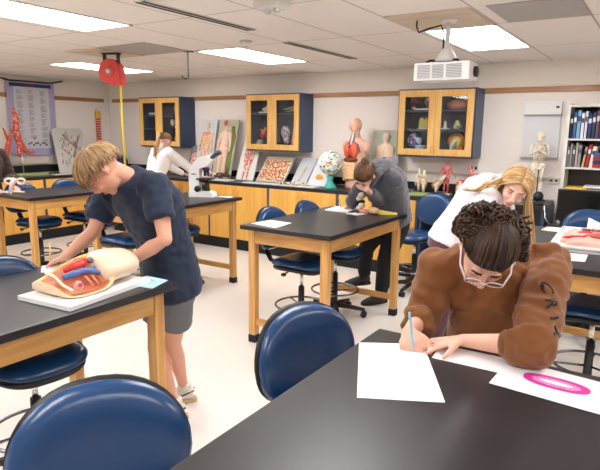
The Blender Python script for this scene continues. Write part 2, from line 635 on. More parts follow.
# ================================================================== lab stool (facing +x, seat centre over origin)
def stool_proto(label):
    t = thing('lab_chair', label, 'chair', (0, 0, 0), group='blue vinyl lab chairs')

    def so(th):
        c, s_ = math.cos(th), math.sin(th)
        return (.205 * math.copysign(abs(c) ** .62, c), .215 * math.copysign(abs(s_) ** .62, s_))

    def sw(a, b, h):
        return V((a, b, .585 + h - .02 * max(0, a / .2) ** 3 - .25 * a * a * .3 + .2 * b * b))
    pad(MB(), so, sw, .038, .012).build('seat', M_vinyl, t)

    def sp(th):
        a, b = so(th)
        return a * .96, b * .96
    pad(MB(), sp, lambda a, b, h: sw(a, b, h) - V((0, 0, .028)), .015, .02, 5).build('seat_pan', M_black, t)
    # backrest
    def bo(th):
        c, s_ = math.cos(th), math.sin(th)
        e = .95 if s_ > 0 else .65
        y = .215 * math.copysign(abs(c) ** (.86 if s_ > 0 else .72), c) * (1 if s_ > 0 else 1 - .15 * abs(s_))
        return y, (.18 if s_ > 0 else .16) * math.copysign(abs(s_) ** e, s_)

    def bw(a, b, h):
        z = .815 + b
        x = -.30 - .10 * (b) + h + .9 * a * a
        return V((x, a, z))
    pad(MB(), bo, bw, .04, .012).build('backrest', M_vinyl, t)
    pad(MB(), lambda th: tuple(q * 1.015 for q in bo(th)), lambda a, b, h: bw(a, b, h) - V((.022, 0, 0)), .016, .016, 5).build('back_shell', M_black, t)
    m = MB()
    m.tube([(-.06, 0, .545), (-.2, 0, .535), (-.30, 0, .56), (-.352, 0, .64), (-.348, 0, .80)], [(.03, .008)] * 5, 10, side=V((0, 1, 0)))
    m.build('back_bar', M_black, t)
    m = MB()
    m.cyl((-.375, 0, .7), (-.345, 0, .7), .022)
    m.build('height_knob', M_black, t)
    m = MB()
    m.cyl((-.1, .02, .535), (-.1, .17, .515), .006)
    m.ell((-.1, .17, .515), (.02, .02, .014))
    m.build('adjusting_lever', M_black, t)
    m = MB()
    m.cyl((-.05, -.02, .535), (-.05, -.18, .51), .006)
    m.ell((-.05, -.18, .51), (.022, .022, .014))
    m.build('adjusting_lever', M_black, t)
    m = MB()
    m.box((-.03, 0, .54), (.2, .12, .035), None, .008)
    m.build('tilt_mechanism', M_black, t)
    MB().cyl((0, 0, .36), (0, 0, .53), .014).build('gas_lift', M_chrome, t)
    MB().tube([(0, 0, .07), (0, 0, .1), (0, 0, .12), (0, 0, .385)], [.04, .04, .026, .024], 20).build('column', M_black, t)
    m = MB()
    m.torus((0, 0, .235), .205, .009, seg=40)
    for k in range(3):
        a = 2 * PI * k / 3 + .5
        m.cyl((.02 * math.cos(a), .02 * math.sin(a), .225), (.205 * math.cos(a), .205 * math.sin(a), .235), .007, seg=8)
    m.build('foot_ring', mat('dark_chrome', (.25, .25, .27, 1), .2, metal=1), t)
    m = MB()
    for k in range(5):
        a = 2 * PI * k / 5 + .3
        d = V((math.cos(a), math.sin(a), 0))
        m.tube([d * .02 + V((0, 0, .095)), d * .14 + V((0, 0, .085)), d * .27 + V((0, 0, .068))], [(.026, .028), (.021, .023), (.015, .017)], 8)
    m.build('star_base', M_black, t)
    for k in range(5):
        a = 2 * PI * k / 5 + .3
        d = V((math.cos(a), math.sin(a), 0))
        c = d * .262
        n = V((-d.y, d.x, 0))
        m = MB()
        for sgn in (-1, 1):
            m.cyl(c + n * sgn * .006 + V((0, 0, .027)), c + n * sgn * .024 + V((0, 0, .027)), .027, seg=16)
        m.cyl(c + V((0, 0, .03)), c + V((0, 0, .07)), .008, seg=8)
        m.build('caster', M_black, t)
    return t


def round_stool(x, y, label):
    t = thing('round_stool', label, 'stool', (x, y, 0))
    MB().tube([(x, y, .52), (x, y, .53), (x, y, .565), (x, y, .575)], [.15, .165, .165, .15], 28).build('seat', M_vinyl, t)
    MB().tube([(x, y, .05), (x, y, .52)], .024, 16).build('column', M_black, t)
    MB().torus((x, y, .22), .17, .009).build('foot_ring', M_chrome, t)
    for k in range(4):
        a = PI / 2 * k + .78
        MB().tube([(x + .02 * math.cos(a), y + .02 * math.sin(a), .21), (x + .17 * math.cos(a), y + .17 * math.sin(a), .22), (x + .2 * math.cos(a), y + .2 * math.sin(a), .0)], .012, 8).build('leg', M_black, t)


chairs = [
    ((-.725, 1.49), -.33, 'blue vinyl chair whose backrest shows at the left edge of the foreground table'),
    ((-.84, .62), -.60, 'blue vinyl chair nearest the camera, its big backrest at the bottom left'),
    ((-2.30, 1.33), -.12, 'chair tucked under the abdomen model table with its dark seat showing'),
    ((-2.315, 3.60), 0, 'chair under the centre table, nearer the camera, left of its front leg'),
    ((-2.31, 4.14), .03, 'chair under the centre table, farther one, behind the front leg'),
    ((-2.02, 5.25), -1.9, 'blue chair behind the student in grey, standing by the counter'),
    ((-.42, 4.80), -1.45, 'blue chair at the far end of the right table with a sheet over its back'),
    ((-5.73, 3.52), .05, 'chair at the far left table, nearer one, beside the pink bone model'),
    ((-5.73, 4.09), .03, 'chair at the far left table, second along, its blue back showing'),
    ((-4.17, 3.42), .03, 'chair under the microscope table seen past the arm of the student in the T-shirt'),
    ((-4.17, 4.08), 0, 'chair under the microscope table, mostly behind the navy T-shirt'),
    ((-.25, 3.62), PI - .05, 'chair tucked under the right table, seen below its front apron'),
]
proto = None
for (x, y), a, lb in chairs:
    if proto is None:
        proto = stool_proto(lb)
        first = ((x, y, 0), a)
    else:
        dup(proto, (x, y, 0), a, lb)
proto.location = first[0]
proto.rotation_euler = (0, 0, first[1])

# ================================================================== base cabinets
def base_cabinet(x0, x1, label):
    t = thing('base_cabinet', label, 'cabinet', ((x0 + x1) / 2, BACK - .3, 0), group='base cabinets along the back wall')
    yf = BACK - .60
    m = MB()
    m.box2((x0, yf, .1), (x0 + .02, BACK - .01, T - .035))
    m.box2((x1 - .02, yf, .1), (x1, BACK - .01, T - .035))
    m.box2((x0 + .02, yf, .1), (x1 - .02, BACK - .01, .125))
    m.box2((x0 + .02, yf, T - .06), (x1 - .02, yf + .06, T - .035))
    m.box2((x0 + .02, BACK - .03, .12), (x1 - .02, BACK - .01, T - .04))
    m.build('carcass', mat('blue_frame', srgb(58, 88, 130), .45), t)
    MB().box2((x0, yf - .012, 0), (x1, yf + .01, .14)).build('kick_board', M_rubber, t)
    xm = (x0 + x1) / 2
    for a, b, hs in ((x0 + .022, xm - .002, 1), (xm + .002, x1 - .022, -1)):
        d = MB().box2((a, yf - .02, .145), (b, yf - .001, T - .045), .002).build('door', M_birch, t)
        hx = b - .04 if hs > 0 else a + .04
        m = MB()
        m.tube([(hx, yf - .02, .72), (hx, yf - .045, .73), (hx, yf - .05, .77), (hx, yf - .045, .81), (hx, yf - .02, .82)], .005, 8)
        m.build('handle', M_oak_z, d, label='slim bow handle')


xs = [-7.28, -6.26, -5.24, -4.22, -3.20, -2.20]
nm = ['yellow base cabinet in the far left corner', 'yellow base cabinet below the girl in white at the back',
      'yellow base cabinet behind the microscope table', 'yellow base cabinet below the cell picture panel and the globe',
      'yellow base cabinet left of the student in grey, right of the centre chair backs']
for a, b, lb in zip(xs[:-1], xs[1:], nm):
    base_cabinet(a, b, lb)
tag(MB().box2((LEFT + .622, BACK - .6196, T - .034), (-.93, BACK - .01, T), .004).build('worktop', M_epoxy), 'long black worktop along the back wall carrying the anatomy models', 'worktop')
# knee space part
t = thing('knee_space_desk', 'navy panelled knee space under the worktop behind the blonde student', 'desk', (-1.6, BACK - .3, 0))
for x in (-2.19, -1.72, -.95):
    MB().box2((x, BACK - .58, 0), (x + .03, BACK - .02, T - .035)).build('side_panel', M_navy, t)
MB().box2((-1.69, BACK - .58, T - .16), (-.95, BACK - .56, T - .035)).build('drawer', M_black, t)
MB().box2((-2.16, BACK - .58, T - .16), (-1.72, BACK - .56, T - .035)).build('drawer', mat('blue_laminate', srgb(30, 82, 138), .4), t)
MB().box2((-2.16, BACK - .04, .0), (-.95, BACK - .02, T - .16)).build('back_panel', M_navy, t)

# left wall cabinets
def side_cabinet(y0, y1, label):
    xf = LEFT + .60
    t = thing('base_cabinet', label, 'cabinet', (LEFT + .3, (y0 + y1) / 2, 0), group='base cabinets along the left wall')
    m = MB()
    m.box2((LEFT + .01, y0, .1), (xf, y0 + .02, T - .035))
    m.box2((LEFT + .01, y1 - .02, .1), (xf, y1, T - .035))
    m.box2((LEFT + .01, y0 + .02, .1), (xf, y1 - .02, .125))
    m.box2((LEFT + .01, y0 + .02, .1), (LEFT + .03, y1 - .02, T - .035))
    m.build('carcass', M_navy, t)
    MB().box2((xf - .01, y0, 0), (xf + .012, y1, .14)).build('kick_board', M_rubber, t)
    ym = (y0 + y1) / 2
    for a, b in ((y0 + .022, ym - .002), (ym + .002, y1 - .022)):
        MB().box2((xf + .001, a, .145), (xf + .02, b, T - .045), .002).build('door', M_birch, t)


for k, lb in enumerate(['yellow base cabinet on the left wall nearest the corner', 'yellow base cabinet on the left wall under the lavender chart', 'yellow base cabinet on the left wall behind the person in dark brown', 'yellow base cabinet on the left wall past the photo edge']):
    side_cabinet(5.70 - 1.02 * (k + 1), 5.70 - 1.02 * k, lb)
tag(MB().box2((LEFT + .01, 1.6, T - .034), (LEFT + .62, BACK - .01, T), .004).build('worktop', M_epoxy), 'black worktop along the left wall under the lavender chart', 'worktop')

# ================================================================== wall cabinets
def glass():
    if 'glass' in MATS:
        return MATS['glass']
    m = bpy.data.materials.new('glass')
    m.use_nodes = True
    nt = m.node_tree
    nt.nodes.remove(nt.nodes['Principled BSDF'])
    tr = nt.nodes.new('ShaderNodeBsdfTransparent')
    tr.inputs[0].default_value = (.96, .98, .98, 1)
    gl = nt.nodes.new('ShaderNodeBsdfGlossy')
    gl.inputs['Roughness'].default_value = .02
    lw = nt.nodes.new('ShaderNodeLayerWeight')
    lw.inputs[0].default_value = .5
    pw = nt.nodes.new('ShaderNodeMath'); pw.operation = 'POWER'; pw.inputs[1].default_value = 4
    nt.links.new(lw.outputs['Facing'], pw.inputs[0])
    fr = nt.nodes.new('ShaderNodeMath'); fr.operation = 'MULTIPLY_ADD'; fr.inputs[1].default_value = .8; fr.inputs[2].default_value = .035
    nt.links.new(pw.outputs[0], fr.inputs[0])
    mx = nt.nodes.new('ShaderNodeMixShader')
    nt.links.new(fr.outputs[0], mx.inputs[0])
    nt.links.new(tr.outputs[0], mx.inputs[1])
    nt.links.new(gl.outputs[0], mx.inputs[2])
    nt.links.new(mx.outputs[0], nt.nodes['Material Output'].inputs[0])
    MATS['glass'] = m
    return m


def wall_cabinet(x0, label, shelves, w=.875):
    x1 = x0 + w
    y0, y1, z0, z1 = 6.035, BACK - .009, 1.335, 2.075
    t = thing('wall_cabinet', label, 'cabinet', ((x0 + x1) / 2, (y0 + y1) / 2, z0), group='glass fronted wall cabinets')
    m = MB()
    k = .022
    m.box2((x0, y0, z0), (x0 + k, y1, z1)); m.box2((x1 - k, y0, z0), (x1, y1, z1))
    m.box2((x0 + k, y0, z0), (x1 - k, y1, z0 + k)); m.box2((x0 + k, y0, z1 - k), (x1 - k, y1, z1))
    m.box2((x0 + k, y1 - .012, z0 + k), (x1 - k, y1, z1 - k))
    m.build('carcass', M_navy, t)
    MB().box2((x0 + .02, y0 + .02, z0 - .012), (x1 - .02, y1, z0 - .001)).build('underside_panel', mat('grey_underside', srgb(150, 144, 138), .7), t)
    for z in shelves:
        MB().box2((x0 + k, y0 + .015, z - .009), (x1 - k, y1 - .012, z + .009)).build('shelf', M_navy, t)
    xm = (x0 + x1) / 2
    for a, b, s in ((x0 + .016, xm - .001, 1), (xm + .001, x1 - .016, -1)):
        zz0, zz1 = z0 + .016, z1 - .016
        f = .07
        d = MB()
        d.box2((a, y0 - .02, zz0), (a + f, y0 - .001, zz1)); d.box2((b - f, y0 - .02, zz0), (b, y0 - .001, zz1))
        d.box2((a + f, y0 - .02, zz0), (b - f, y0 - .001, zz0 + f)); d.box2((a + f, y0 - .02, zz1 - f), (b - f, y0 - .001, zz1))
        d = d.build('door', M_birch_f, t)
        MB().box2((a + f, y0 - .012, zz0 + f), (b - f, y0 - .008, zz1 - f)).build('glass_pane', glass(), d)
        hx = b - .02 if s > 0 else a + .02
        MB().tube([(hx, y0 - .02, 1.38), (hx, y0 - .038, 1.39), (hx, y0 - .038, 1.44), (hx, y0 - .02, 1.45)], .004, 6).build('handle', M_oak_z, d)
    return t


wall_cabinet(-6.915, 'glass fronted wall cabinet at left, above the girl in white', (1.60, 1.80))
wall_cabinet(-4.805, 'glass fronted wall cabinet in the middle of the back wall', (1.82,))
wall_cabinet(-2.60, 'glass fronted wall cabinet at right, under the projector', (1.63, 1.84))

# ================================================================== projector
t = thing('projector', 'white projector hanging under the ceiling on a white pole', 'projector', (-1.24, 3.6, CEIL))
pc = W(441, 71, 3.62)
ax = V((.84, .54, 0)).normalized()      # long side
ay = V((-ax.y, ax.x, 0))
Rp = Matrix((ax, ay, V((0, 0, 1)))).transposed()
ax = V((1, .02, 0)).normalized(); ay = V((-ax.y, ax.x, 0)); Rp = Matrix((ax, ay, V((0, 0, 1)))).transposed()
L_, D_, H_ = .37, .21, .115
MB().box(pc + ay * .1, (L_, D_, H_), Rp, .01).build('body', M_white, t)
for k, wd in ((-.115, .085), (-.02, .075), (.085, .10)):
    m = MB()
    fc = pc + ay * (.1 - D_ / 2 - .002) + ax * k
    for j in range(9):
        m.box(fc + V((0, 0, -.040 + j * .0098)), (wd, .006, .0035), Rp)
    m.build('vent_grille', mat('grille_grey', srgb(150, 150, 158), .6), t)
MB().tube([pc + ay * .12 + ax * (L_ / 2 - .002), pc + ay * .12 + ax * (L_ / 2 + .02)], [.034, .034], 20).build('lens_ring', M_black, t)
m = MB()
top = V((-1.30, 3.80, CEIL - .012))
pj = pc + ay * .1 + V((0, 0, H_ / 2))
top = V((pj.x, pj.y, CEIL - .012))
m.cyl(top, pj + V((0, 0, .06)), .016)
m.tube([top, top - V((0, 0, .02))], [.06, .05], 16)
m.build('mounting_pole', M_whitem, t)
m = MB()
m.tube([pj + V((0, 0, .10)), pj + V((0, 0, .07)), pj + V((0, 0, .03)), pj + V((0, 0, .012))], [.025, .045, .07, .085], 16)
m.build('swivel_mount', M_whitem, t)
m = MB()
for sx in (-1, 1):
    for sy in (-1, 1):
        m.tube([pj + V((0, 0, .02)), pj + ax * sx * .09 + ay * sy * .07 + V((0, 0, .014)), pj + ax * sx * .11 + ay * sy * .085], .008, 6)
m.build('bracket_arm', M_black, t)
m = MB()
q = W(417, 22, 3.7)
m.tube([V((q.x, q.y, CEIL - .012)), V((q.x, q.y, CEIL - .05)), V((q.x + .02, q.y - .01, CEIL - .09)), V((q.x + .08, q.y, CEIL - .07)), V((top.x - .05, top.y, CEIL - .045)), V((top.x - .02, top.y - .02, CEIL - .1)), V((top.x - .02, top.y - .018, pj.z + .1)), pj + V((-.03, -.02, .02))], .006, 8)
m.build('power_cable', M_black, t)

# ================================================================== cord reel with strap
rc = V((-4.63, 3.80, 2.155)) - CR * .068
t = thing('cord_reel', 'red cord reel hanging from the ceiling with a yellow cord', 'cord reel', (rc.x, rc.y, CEIL))
rn = V((.35, -.94, 0)).normalized()      # faces the camera
rx = V((.94, .35, 0)).normalized()
Rr = Matrix((rx, rn, V((0, 0, 1)))).transposed()
m = MB()
R0 = .122
out = [V((math.cos(a), 0, math.sin(a))) * R0 for a in [PI * .5 + k * (1.75 * PI - .25 * PI) / 24 for k in range(19)]]
poly = [V((R0 * math.cos(a), 0, R0 * math.sin(a))) for a in [math.radians(d) for d in range(60, 275, 12)]]
poly += [V((.05, 0, -R0 - .005)), V((.125, 0, -R0 - .005)), V((.118, 0, -.02)), V((.105, 0, .05))]
for s0, s1, sc in ((-.055, -.045, .93), (-.045, .045, 1), (.045, .055, .93)):
    m.prism([Rr @ (p * sc + V((0, s0, 0))) + rc for p in poly], Rr @ V((0, s1 - s0, 0)))
m.build('housing', mat('red_enamel', srgb(216, 70, 66), .4), t)
m = MB()
m.tube([rc + rn * .055, rc + rn * .068], [.055, .05], 24)
m.build('spool_cover', mat('red_enamel_light', srgb(205, 84, 80), .4), t)
MB().tube([rc + rn * .068, rc + rn * .08], [.024, .02], 20).build('hub', M_whitem, t)
m = MB()
for sx in (-.075, .075):
    m.box(rc + rx * sx + V((0, 0, .125)), (.022, .03, .10), Rr)
m.box(rc + V((0, 0, .171)), (.19, .06, .010), Rr)
m.build('bracket', M_black, t)
MB().tube([rc + rx * .085 + V((0, 0, -.11)), rc + rx * .085 + V((0, 0, -.5)), rc + rx * .09 + V((0.01, 0, -.95))], .011, 8).build('yellow_cord', mat('yellow_cord', srgb(240, 214, 60), .5), t, 'yellow cord')
m = MB(); m.cyl(rc + rx * .09 + V((.01, 0, -.95)), rc + rx * .09 + V((.01, 0, -1.05)), .022)
m.build('plug', M_black, t)
MB().tube([rc - rx * .10 + rn * .02 + V((0, 0, .06)), rc - rx * .13 + rn * .02, rc - rx * .135 + rn * .02 + V((0, 0, -.05)), rc - rx * .11 + rn * .02 + V((0, 0, -.03))], .006, 6).build('cord_loop', MATS['yellow_cord'], t)

hp = V((-3.97, 4.09, CEIL))
m = MB()
m.tube([hp - V((0, 0, .008)), hp - V((0, 0, .22)), hp + V((.0, 0, -.245)), hp + V((-.02, -.012, -.262)), hp + V((-.045, -.026, -.25)), hp + V((-.05, -.03, -.225))], .006, 8)
m.box(hp + V((0, 0, -.004)), (.08, .08, .008))
tag(m.build('ceiling_hook', M_black), 'black metal hook hanging from the ceiling left of the middle light', 'hook')
# ================================================================== anatomy colours
C_skin = srgb(236, 190, 160)
M_mskin = mat('model_skin', srgb(232, 186, 158), .45, var=.05, vscale=10)
M_peach = mat('model_peach', srgb(240, 212, 184), .45, var=.05, vscale=12)
M_muscle = speckle('muscle_paint', srgb(204, 66, 66), [srgb(234, 176, 172), srgb(216, 110, 104)], 60, .4, [.56, .55])
M_muscle_p = speckle('muscle_paint_pale', srgb(216, 120, 108), [srgb(238, 208, 190), srgb(190, 70, 62)], 34, .45, [.5, .62])
M_bone = mat('bone', srgb(238, 226, 204), .5, var=.06, vscale=30)
M_red = mat('organ_red', srgb(206, 60, 44), .35, var=.15, vscale=20)
M_orange = mat('organ_orange', srgb(222, 104, 66), .35, var=.12, vscale=16)
M_blue = mat('vein_blue', srgb(84, 110, 170), .35)
M_yellow = mat('fat_yellow', srgb(236, 200, 110), .45, var=.06, vscale=30)
M_pink = mat('flesh_pink', srgb(232, 150, 120), .4, var=.1, vscale=14)
M_dkred = mat('liver_brown', srgb(120, 46, 40), .35)
M_teal = mat('teal_plastic', srgb(64, 176, 166), .4)
M_grey = mat('grey_board', srgb(196, 200, 206), .6)
M_green = mat('sage_green_plastic', srgb(150, 168, 104), .5)


def frame_of(base, right, up):
    right = V(right).normalized(); up = V(up).normalized()
    fw = right.cross(up).normalized() * -1    # towards the back
    return lambda x, y, z: V(base) + right * x + up * z - fw * y   # y positive = toward viewer


def mini_solids(mb, F, s, flat=1.0, arms=.16, head=True, legs=True, torso=True):
    """a standing human figure of height s in a local frame F(x,y,z)"""
    def P(x, y, z):
        return F(x * s, y * s * flat, z * s)

    def rr(r):
        return r * s
    side = (F(1, 0, 0) - F(0, 0, 0))
    if head:
        mb.ell(P(0, 0, .93), (rr(.045), rr(.045), rr(.065)))
        mb.tube([P(0, 0, .80), P(0, 0, .90)], rr(.03), 8)
    if torso:
        mb.tube([P(0, 0, .49), P(0, 0, .53), P(0, 0, .62), P(0, 0, .72), P(0, 0, .79), P(0, 0, .83)],
                [(rr(.075), rr(.05)), (rr(.088), rr(.058)), (rr(.075), rr(.05)), (rr(.1), rr(.062)), (rr(.1), rr(.055)), (rr(.045), rr(.035))], 14, side=side)
    for k in (-1, 1):
        mb.tube([P(k * .095, 0, .795), P(k * (.11 + arms * .2), 0, .71), P(k * (.12 + arms * .4), .01, .62), P(k * (.12 + arms * .7), .02, .52), P(k * (.12 + arms * .8), .025, .46)],
                [rr(.034), rr(.032), rr(.024), rr(.02), rr(.016)], 8)
        if legs:
            mb.tube([P(k * .045, 0, .52), P(k * .055, 0, .40), P(k * .055, 0, .28), P(k * .058, 0, .18), P(k * .058, 0, .035)],
                    [rr(.052), rr(.05), rr(.034), rr(.036), rr(.018)], 8)
            mb.tube([P(k * .058, -.01, .018), P(k * .065, .07, .014)], [rr(.018), rr(.014)], 8)
    return P


# ================================================================== boards on the back worktop
def leaning_board(name, label, x0, x1, ytop, ybot, z1, m, cat='anatomy board', th=.018):
    z0 = T + .001
    t = thing(name, label, cat, ((x0 + x1) / 2, ybot, T))
    a = V((x0, ybot, z0)); b = V((x1, ybot, z0)); up = V((0, ytop - ybot, z1 - z0))
    n = V((1, 0, 0)).cross(up).normalized()
    MB().prism([a, b, b + up, a + up], n * -th if n.y > 0 else n * th).build('backing_board', m, t)
    h = up.length
    nf = n if n.y < 0 else -n
    a2 = a + nf * .001 + (nf * th if True else V())
    upn = up.normalized()

    def F(x, y, z):
        return V(((x0 + x1) / 2, ybot, z0)) + V((1, 0, 0)) * x + upn * z + nf * (y + th)
    return t, F, h


t, F, h = leaning_board('anatomy_board', 'pale panel with a full body organ figure, left of the green-backed one', -5.86, -5.53, 6.30, 6.12, 1.74, mat('panel_blue_grey', srgb(206, 210, 214), .6))
m = MB(); mini_solids(m, F, h * .96, .45, .04)
fused('body_figure', m, .009, speckle('figure_paint', srgb(232, 196, 172), [srgb(214, 140, 120), srgb(240, 214, 170)], 34, .5, [.56, .56]), t, 2)
m = MB()
m.ell(F(-.025, .03, h * .72), (.03, .02, .05)); m.ell(F(.025, .03, h * .72), (.03, .02, .05))
m.build('lungs', M_pink, t); m = MB(); m.ell(F(0, .03, h * .58), (.045, .02, .05)); m.build('intestines', M_yellow, t)
t, F, h = leaning_board('anatomy_board', 'olive green backed panel with a skinned body figure', -5.48, -5.13, 6.30, 6.08, 1.742, mat('panel_khaki', srgb(188, 182, 160), .6))
m = MB()
m.tube([F(.09, .0, h * .88), F(.12, 0, h * .7), F(.10, 0, h * .45), F(.10, 0, h * .2), F(.11, 0, .06)], [(.03, .012), (.05, .012), (.04, .012), (.05, .012), (.03, .012)], 8, side=V((1, 0, 0)))
m.build('green_drape', mat('olive_green', srgb(112, 122, 56), .6), t)
m = MB(); mini_solids(m, lambda x, y, z: F(x - .02, y, z), h * .98, .6, .02)
fused('body_figure', m, .009, speckle('figure_paint_pale', srgb(240, 208, 186), [srgb(224, 160, 140)], 40, .5, [.62]), t, 2)
MB().ell(F(-.03, .03, h * .93), (.035, .03, .04)).build('scalp', mat('scalp_red', srgb(200, 100, 90), .5), t)
t, F, h = leaning_board('anatomy_board', 'white panel with a red-legged muscle figure, partly behind the middle cabinet', -5.0, -4.70, 6.27, 6.05, 1.47, M_whitem)
m = MB(); mini_solids(m, F, h * .98, .5, .0)
fused('body_figure', m, .008, M_muscle_p, t, 2)
t, F, h = leaning_board('framed_picture', 'small grey framed anatomy picture beside the white sleeve', -6.05, -5.86, 6.30, 6.15, 1.36, mat('panel_dark_grey', srgb(120, 128, 132), .5), 'picture')
m = MB(); mini_solids(m, F, h * .9, .3, .0)
fused('body_figure', m, .008, M_muscle_p, t, 2)

# dissected foot pieces lying before the green panel
M_dark = speckle('dark_tissue', srgb(70, 46, 40), [srgb(150, 110, 90), srgb(30, 22, 22)], 30, .5)
m = MB()
b0 = V((-5.12, 5.93, T))
for k in range(14):
    m.ell(b0 + V((random.uniform(-.13, .13), random.uniform(-.06, .06), .03 + random.random() * .05)), (random.uniform(.02, .045), .03, random.uniform(.015, .04)), None, 10, 6)
tag(fused('tissue_model', m, .008, M_dark, None, 2), 'dark lumpy tissue model on the white tray behind the microscope', 'anatomy model')
m = MB()
b0 = V((-5.42, 5.93, T))
for k in range(10):
    m.ell(b0 + V((random.uniform(-.12, .12), random.uniform(-.05, .05), .03 + random.random() * .06)), (random.uniform(.03, .05), .03, random.uniform(.02, .04)), None, 10, 6)
tag(fused('tissue_model', m, .008, M_peach, None, 2), 'peach coloured foot model directly behind the microscope eyepieces', 'anatomy model')
tag(MB().box2((-5.30, 5.76, T), (-4.90, 5.90, T + .02), .005).build('white_tray', M_whitem), 'white shallow tray on the back worktop behind the microscope', 'tray')
tag(MB().box2((-4.66, 5.76, T), (-4.08, 5.9, T + .012), .003).build('white_tray', M_whitem), 'white strip tray in front of the cell picture panel', 'tray')
tag(MB().box2((-4.06, 5.76, T), (-3.55, 5.9, T + .012), .003).build('white_tray', M_whitem), 'white strip tray in front of the plaques near the globe', 'tray')

# cell panel
M_cells = speckle('cells_paint', srgb(240, 222, 190), [srgb(186, 50, 44), srgb(222, 150, 80), srgb(52, 50, 60)], 26, .5, [.54, .58, .62])
t, F, h = leaning_board('cell_board', 'square panel of red, cream and black cells under the middle cabinet', -4.60, -4.14, 6.27, 5.98, 1.25, mat('panel_grey_edge', srgb(170, 172, 178), .6))
g = MB()
for i in range(22):
    for j in range(15):
        px, pz = (i - 10.5) * .0185 + random.uniform(-.004, .004), .035 + j * .0225 + random.uniform(-.004, .004)
        g.cur = random.choice([0, 0, 1, 1, 2, 3])
        if pz < h - .03:
            g.ell(F(px, .004, pz), (.011, .006, .011), None, 7, 4)
MB().prism([F(-.215, 0, .02), F(.215, 0, .02), F(.215, 0, h - .02), F(-.215, 0, h - .02)], F(0, .003, 0) - F(0, 0, 0)).build('picture_field', mat('cell_field', srgb(244, 232, 200), .6), t)
g.build('cell_relief', [M_red, mat('cell_cream', srgb(240, 214, 160), .5), mat('cell_black', srgb(44, 40, 52), .5), M_orange], t, kind='stuff')

# plaques
t, F, h = leaning_board('relief_plaque', 'pale grey plaque with a small cream bone relief, between cell panel and globe', -4.02, -3.79, 6.26, 5.96, 1.24, M_grey)
m = MB(); m.tube([F(0, .01, .24), F(0, .01, .14), F(-.01, .01, .05)], [.02, .01, .016], 8); m.ell(F(0, .01, .26), .024)
m.build('bone_relief', M_bone, t)
t, F, h = leaning_board('relief_plaque', 'pale plaque with a round orange relief, just left of the globe', -3.77, -3.50, 6.26, 5.96, 1.25, mat('plaque_white', srgb(222, 226, 230), .6))
m = MB(); m.ell(F(.01, .006, .12), (.055, .015, .045)); m.build('orange_relief', mat('relief_orange', srgb(232, 164, 60), .5), t)
m = MB(); m.ell(F(.05, .006, .26), (.04, .012, .025)); m.build('brown_relief', mat('relief_brown', srgb(196, 150, 96), .5), t)
m = MB()
for k in range(9):
    m.ell(V((-4.12 + k * .05 + random.uniform(-.02, .02), 5.84 + random.uniform(-.03, .03), T + .03)), (.025, .02, random.uniform(.015, .035)), None, 8, 5)
tag(fused('bone_model', m, .007, speckle('bone_dark_mix', srgb(220, 204, 180), [srgb(60, 40, 40)], 30, .5, [.57]), None, 1), 'cluster of small bone pieces on the tray below the plaques', 'bone model')

# globe-like cell on teal stand
gc = V((-3.395, 5.9, 1.225))
t = thing('cell_globe', 'round speckled cell model on a teal stand', 'globe', (gc.x, gc.y, T))
MB().ell(gc, .148, None, 28, 18).build('ball', speckle('globe_paint', srgb(205, 226, 216), [srgb(226, 196, 120), srgb(70, 150, 150), srgb(176, 70, 60), srgb(250, 250, 246)], 22, .4, [.58, .58, .6, .54]), t)
MB().tube([(gc.x, gc.y, T), (gc.x, gc.y, T + .02), (gc.x, gc.y, T + .06), (gc.x, gc.y, T + .1), (gc.x, gc.y, 1.07)], [.085, .08, .045, .03, .045], 24).build('stand', M_teal, t)

# ------------------------------------------------------------------ torso with head
tb = V((-3.14, 6.06, T))
t = thing('torso_model', 'large anatomical torso with open chest, head and bald scalp on the worktop', 'anatomy model', tb)
fwd = V((-.25, -.97, 0)).normalized(); rt = V((.97, -.25, 0)).normalized()


def TF(x, y, z):
    return tb + rt * x + fwd * y + V((0, 0, z))


m = MB()
m.tube([TF(0, 0, 0), TF(0, 0, .03), TF(0, 0, .12), TF(0, 0, .28), TF(0, 0, .44), TF(0, -.005, .53), TF(0, -.01, .585), TF(0, 0, .615), TF(0, .01, .69)],
       [(.13, .085), (.14, .095), (.135, .09), (.118, .08), (.15, .095), (.165, .085), (.12, .065), (.055, .052), (.046, .046)], 24, side=rt)
m.ell(TF(0, .0, .765), (.064, .082, .085)); m.ell(TF(0, .03, .725), (.05, .06, .055))
m.tube([TF(0, .08, .77), TF(0, .098, .742)], [.008, .013], 8)
for k in (-1, 1):
    m.ell(TF(k * .168, -.005, .51), (.045, .05, .07))
    m.ell(TF(k * .066, .0, .755), (.01, .018, .028))
fused('body_shell', m, .008, M_mskin, t, 4)
m = MB(); m.ell(TF(0, .07, .46), (.10, .035, .105)); m.build('chest_cavity', M_dkred, t)
m = MB(); m.ell(TF(-.055, .09, .47), (.05, .032, .095)); m.build('lung', M_orange, t)
m = MB(); m.ell(TF(.055, .09, .47), (.05, .032, .095)); m.build('lung', M_orange, t)
m = MB(); m.ell(TF(.01, .115, .45), (.035, .025, .045)); m.build('heart', M_red, t)
m = MB(); m.ell(TF(0, .09, .355), (.10, .035, .03)); m.build('liver', M_dkred, t)
m = MB()
m.tube([TF(-.08, .09, .10), TF(-.085, .1, .2), TF(-.06, .105, .31), TF(.07, .105, .30), TF(.085, .1, .2), TF(.07, .1, .13)], .03, 10)
for k in range(5):
    m.tube([TF(-.06, .1, .13 + k * .038), TF(0, .11, .14 + k * .038), TF(.06, .1, .13 + k * .038)], .024, 8)
fused('intestines', m, .008, mat('intestine_cream', srgb(236, 196, 150), .45, var=.08, vscale=20), t, 2)
m = MB(); m.tube([TF(0, .05, .68), TF(0, .065, .61), TF(0, .09, .53)], .014, 8); m.build('windpipe', M_bone, t)
m = MB()
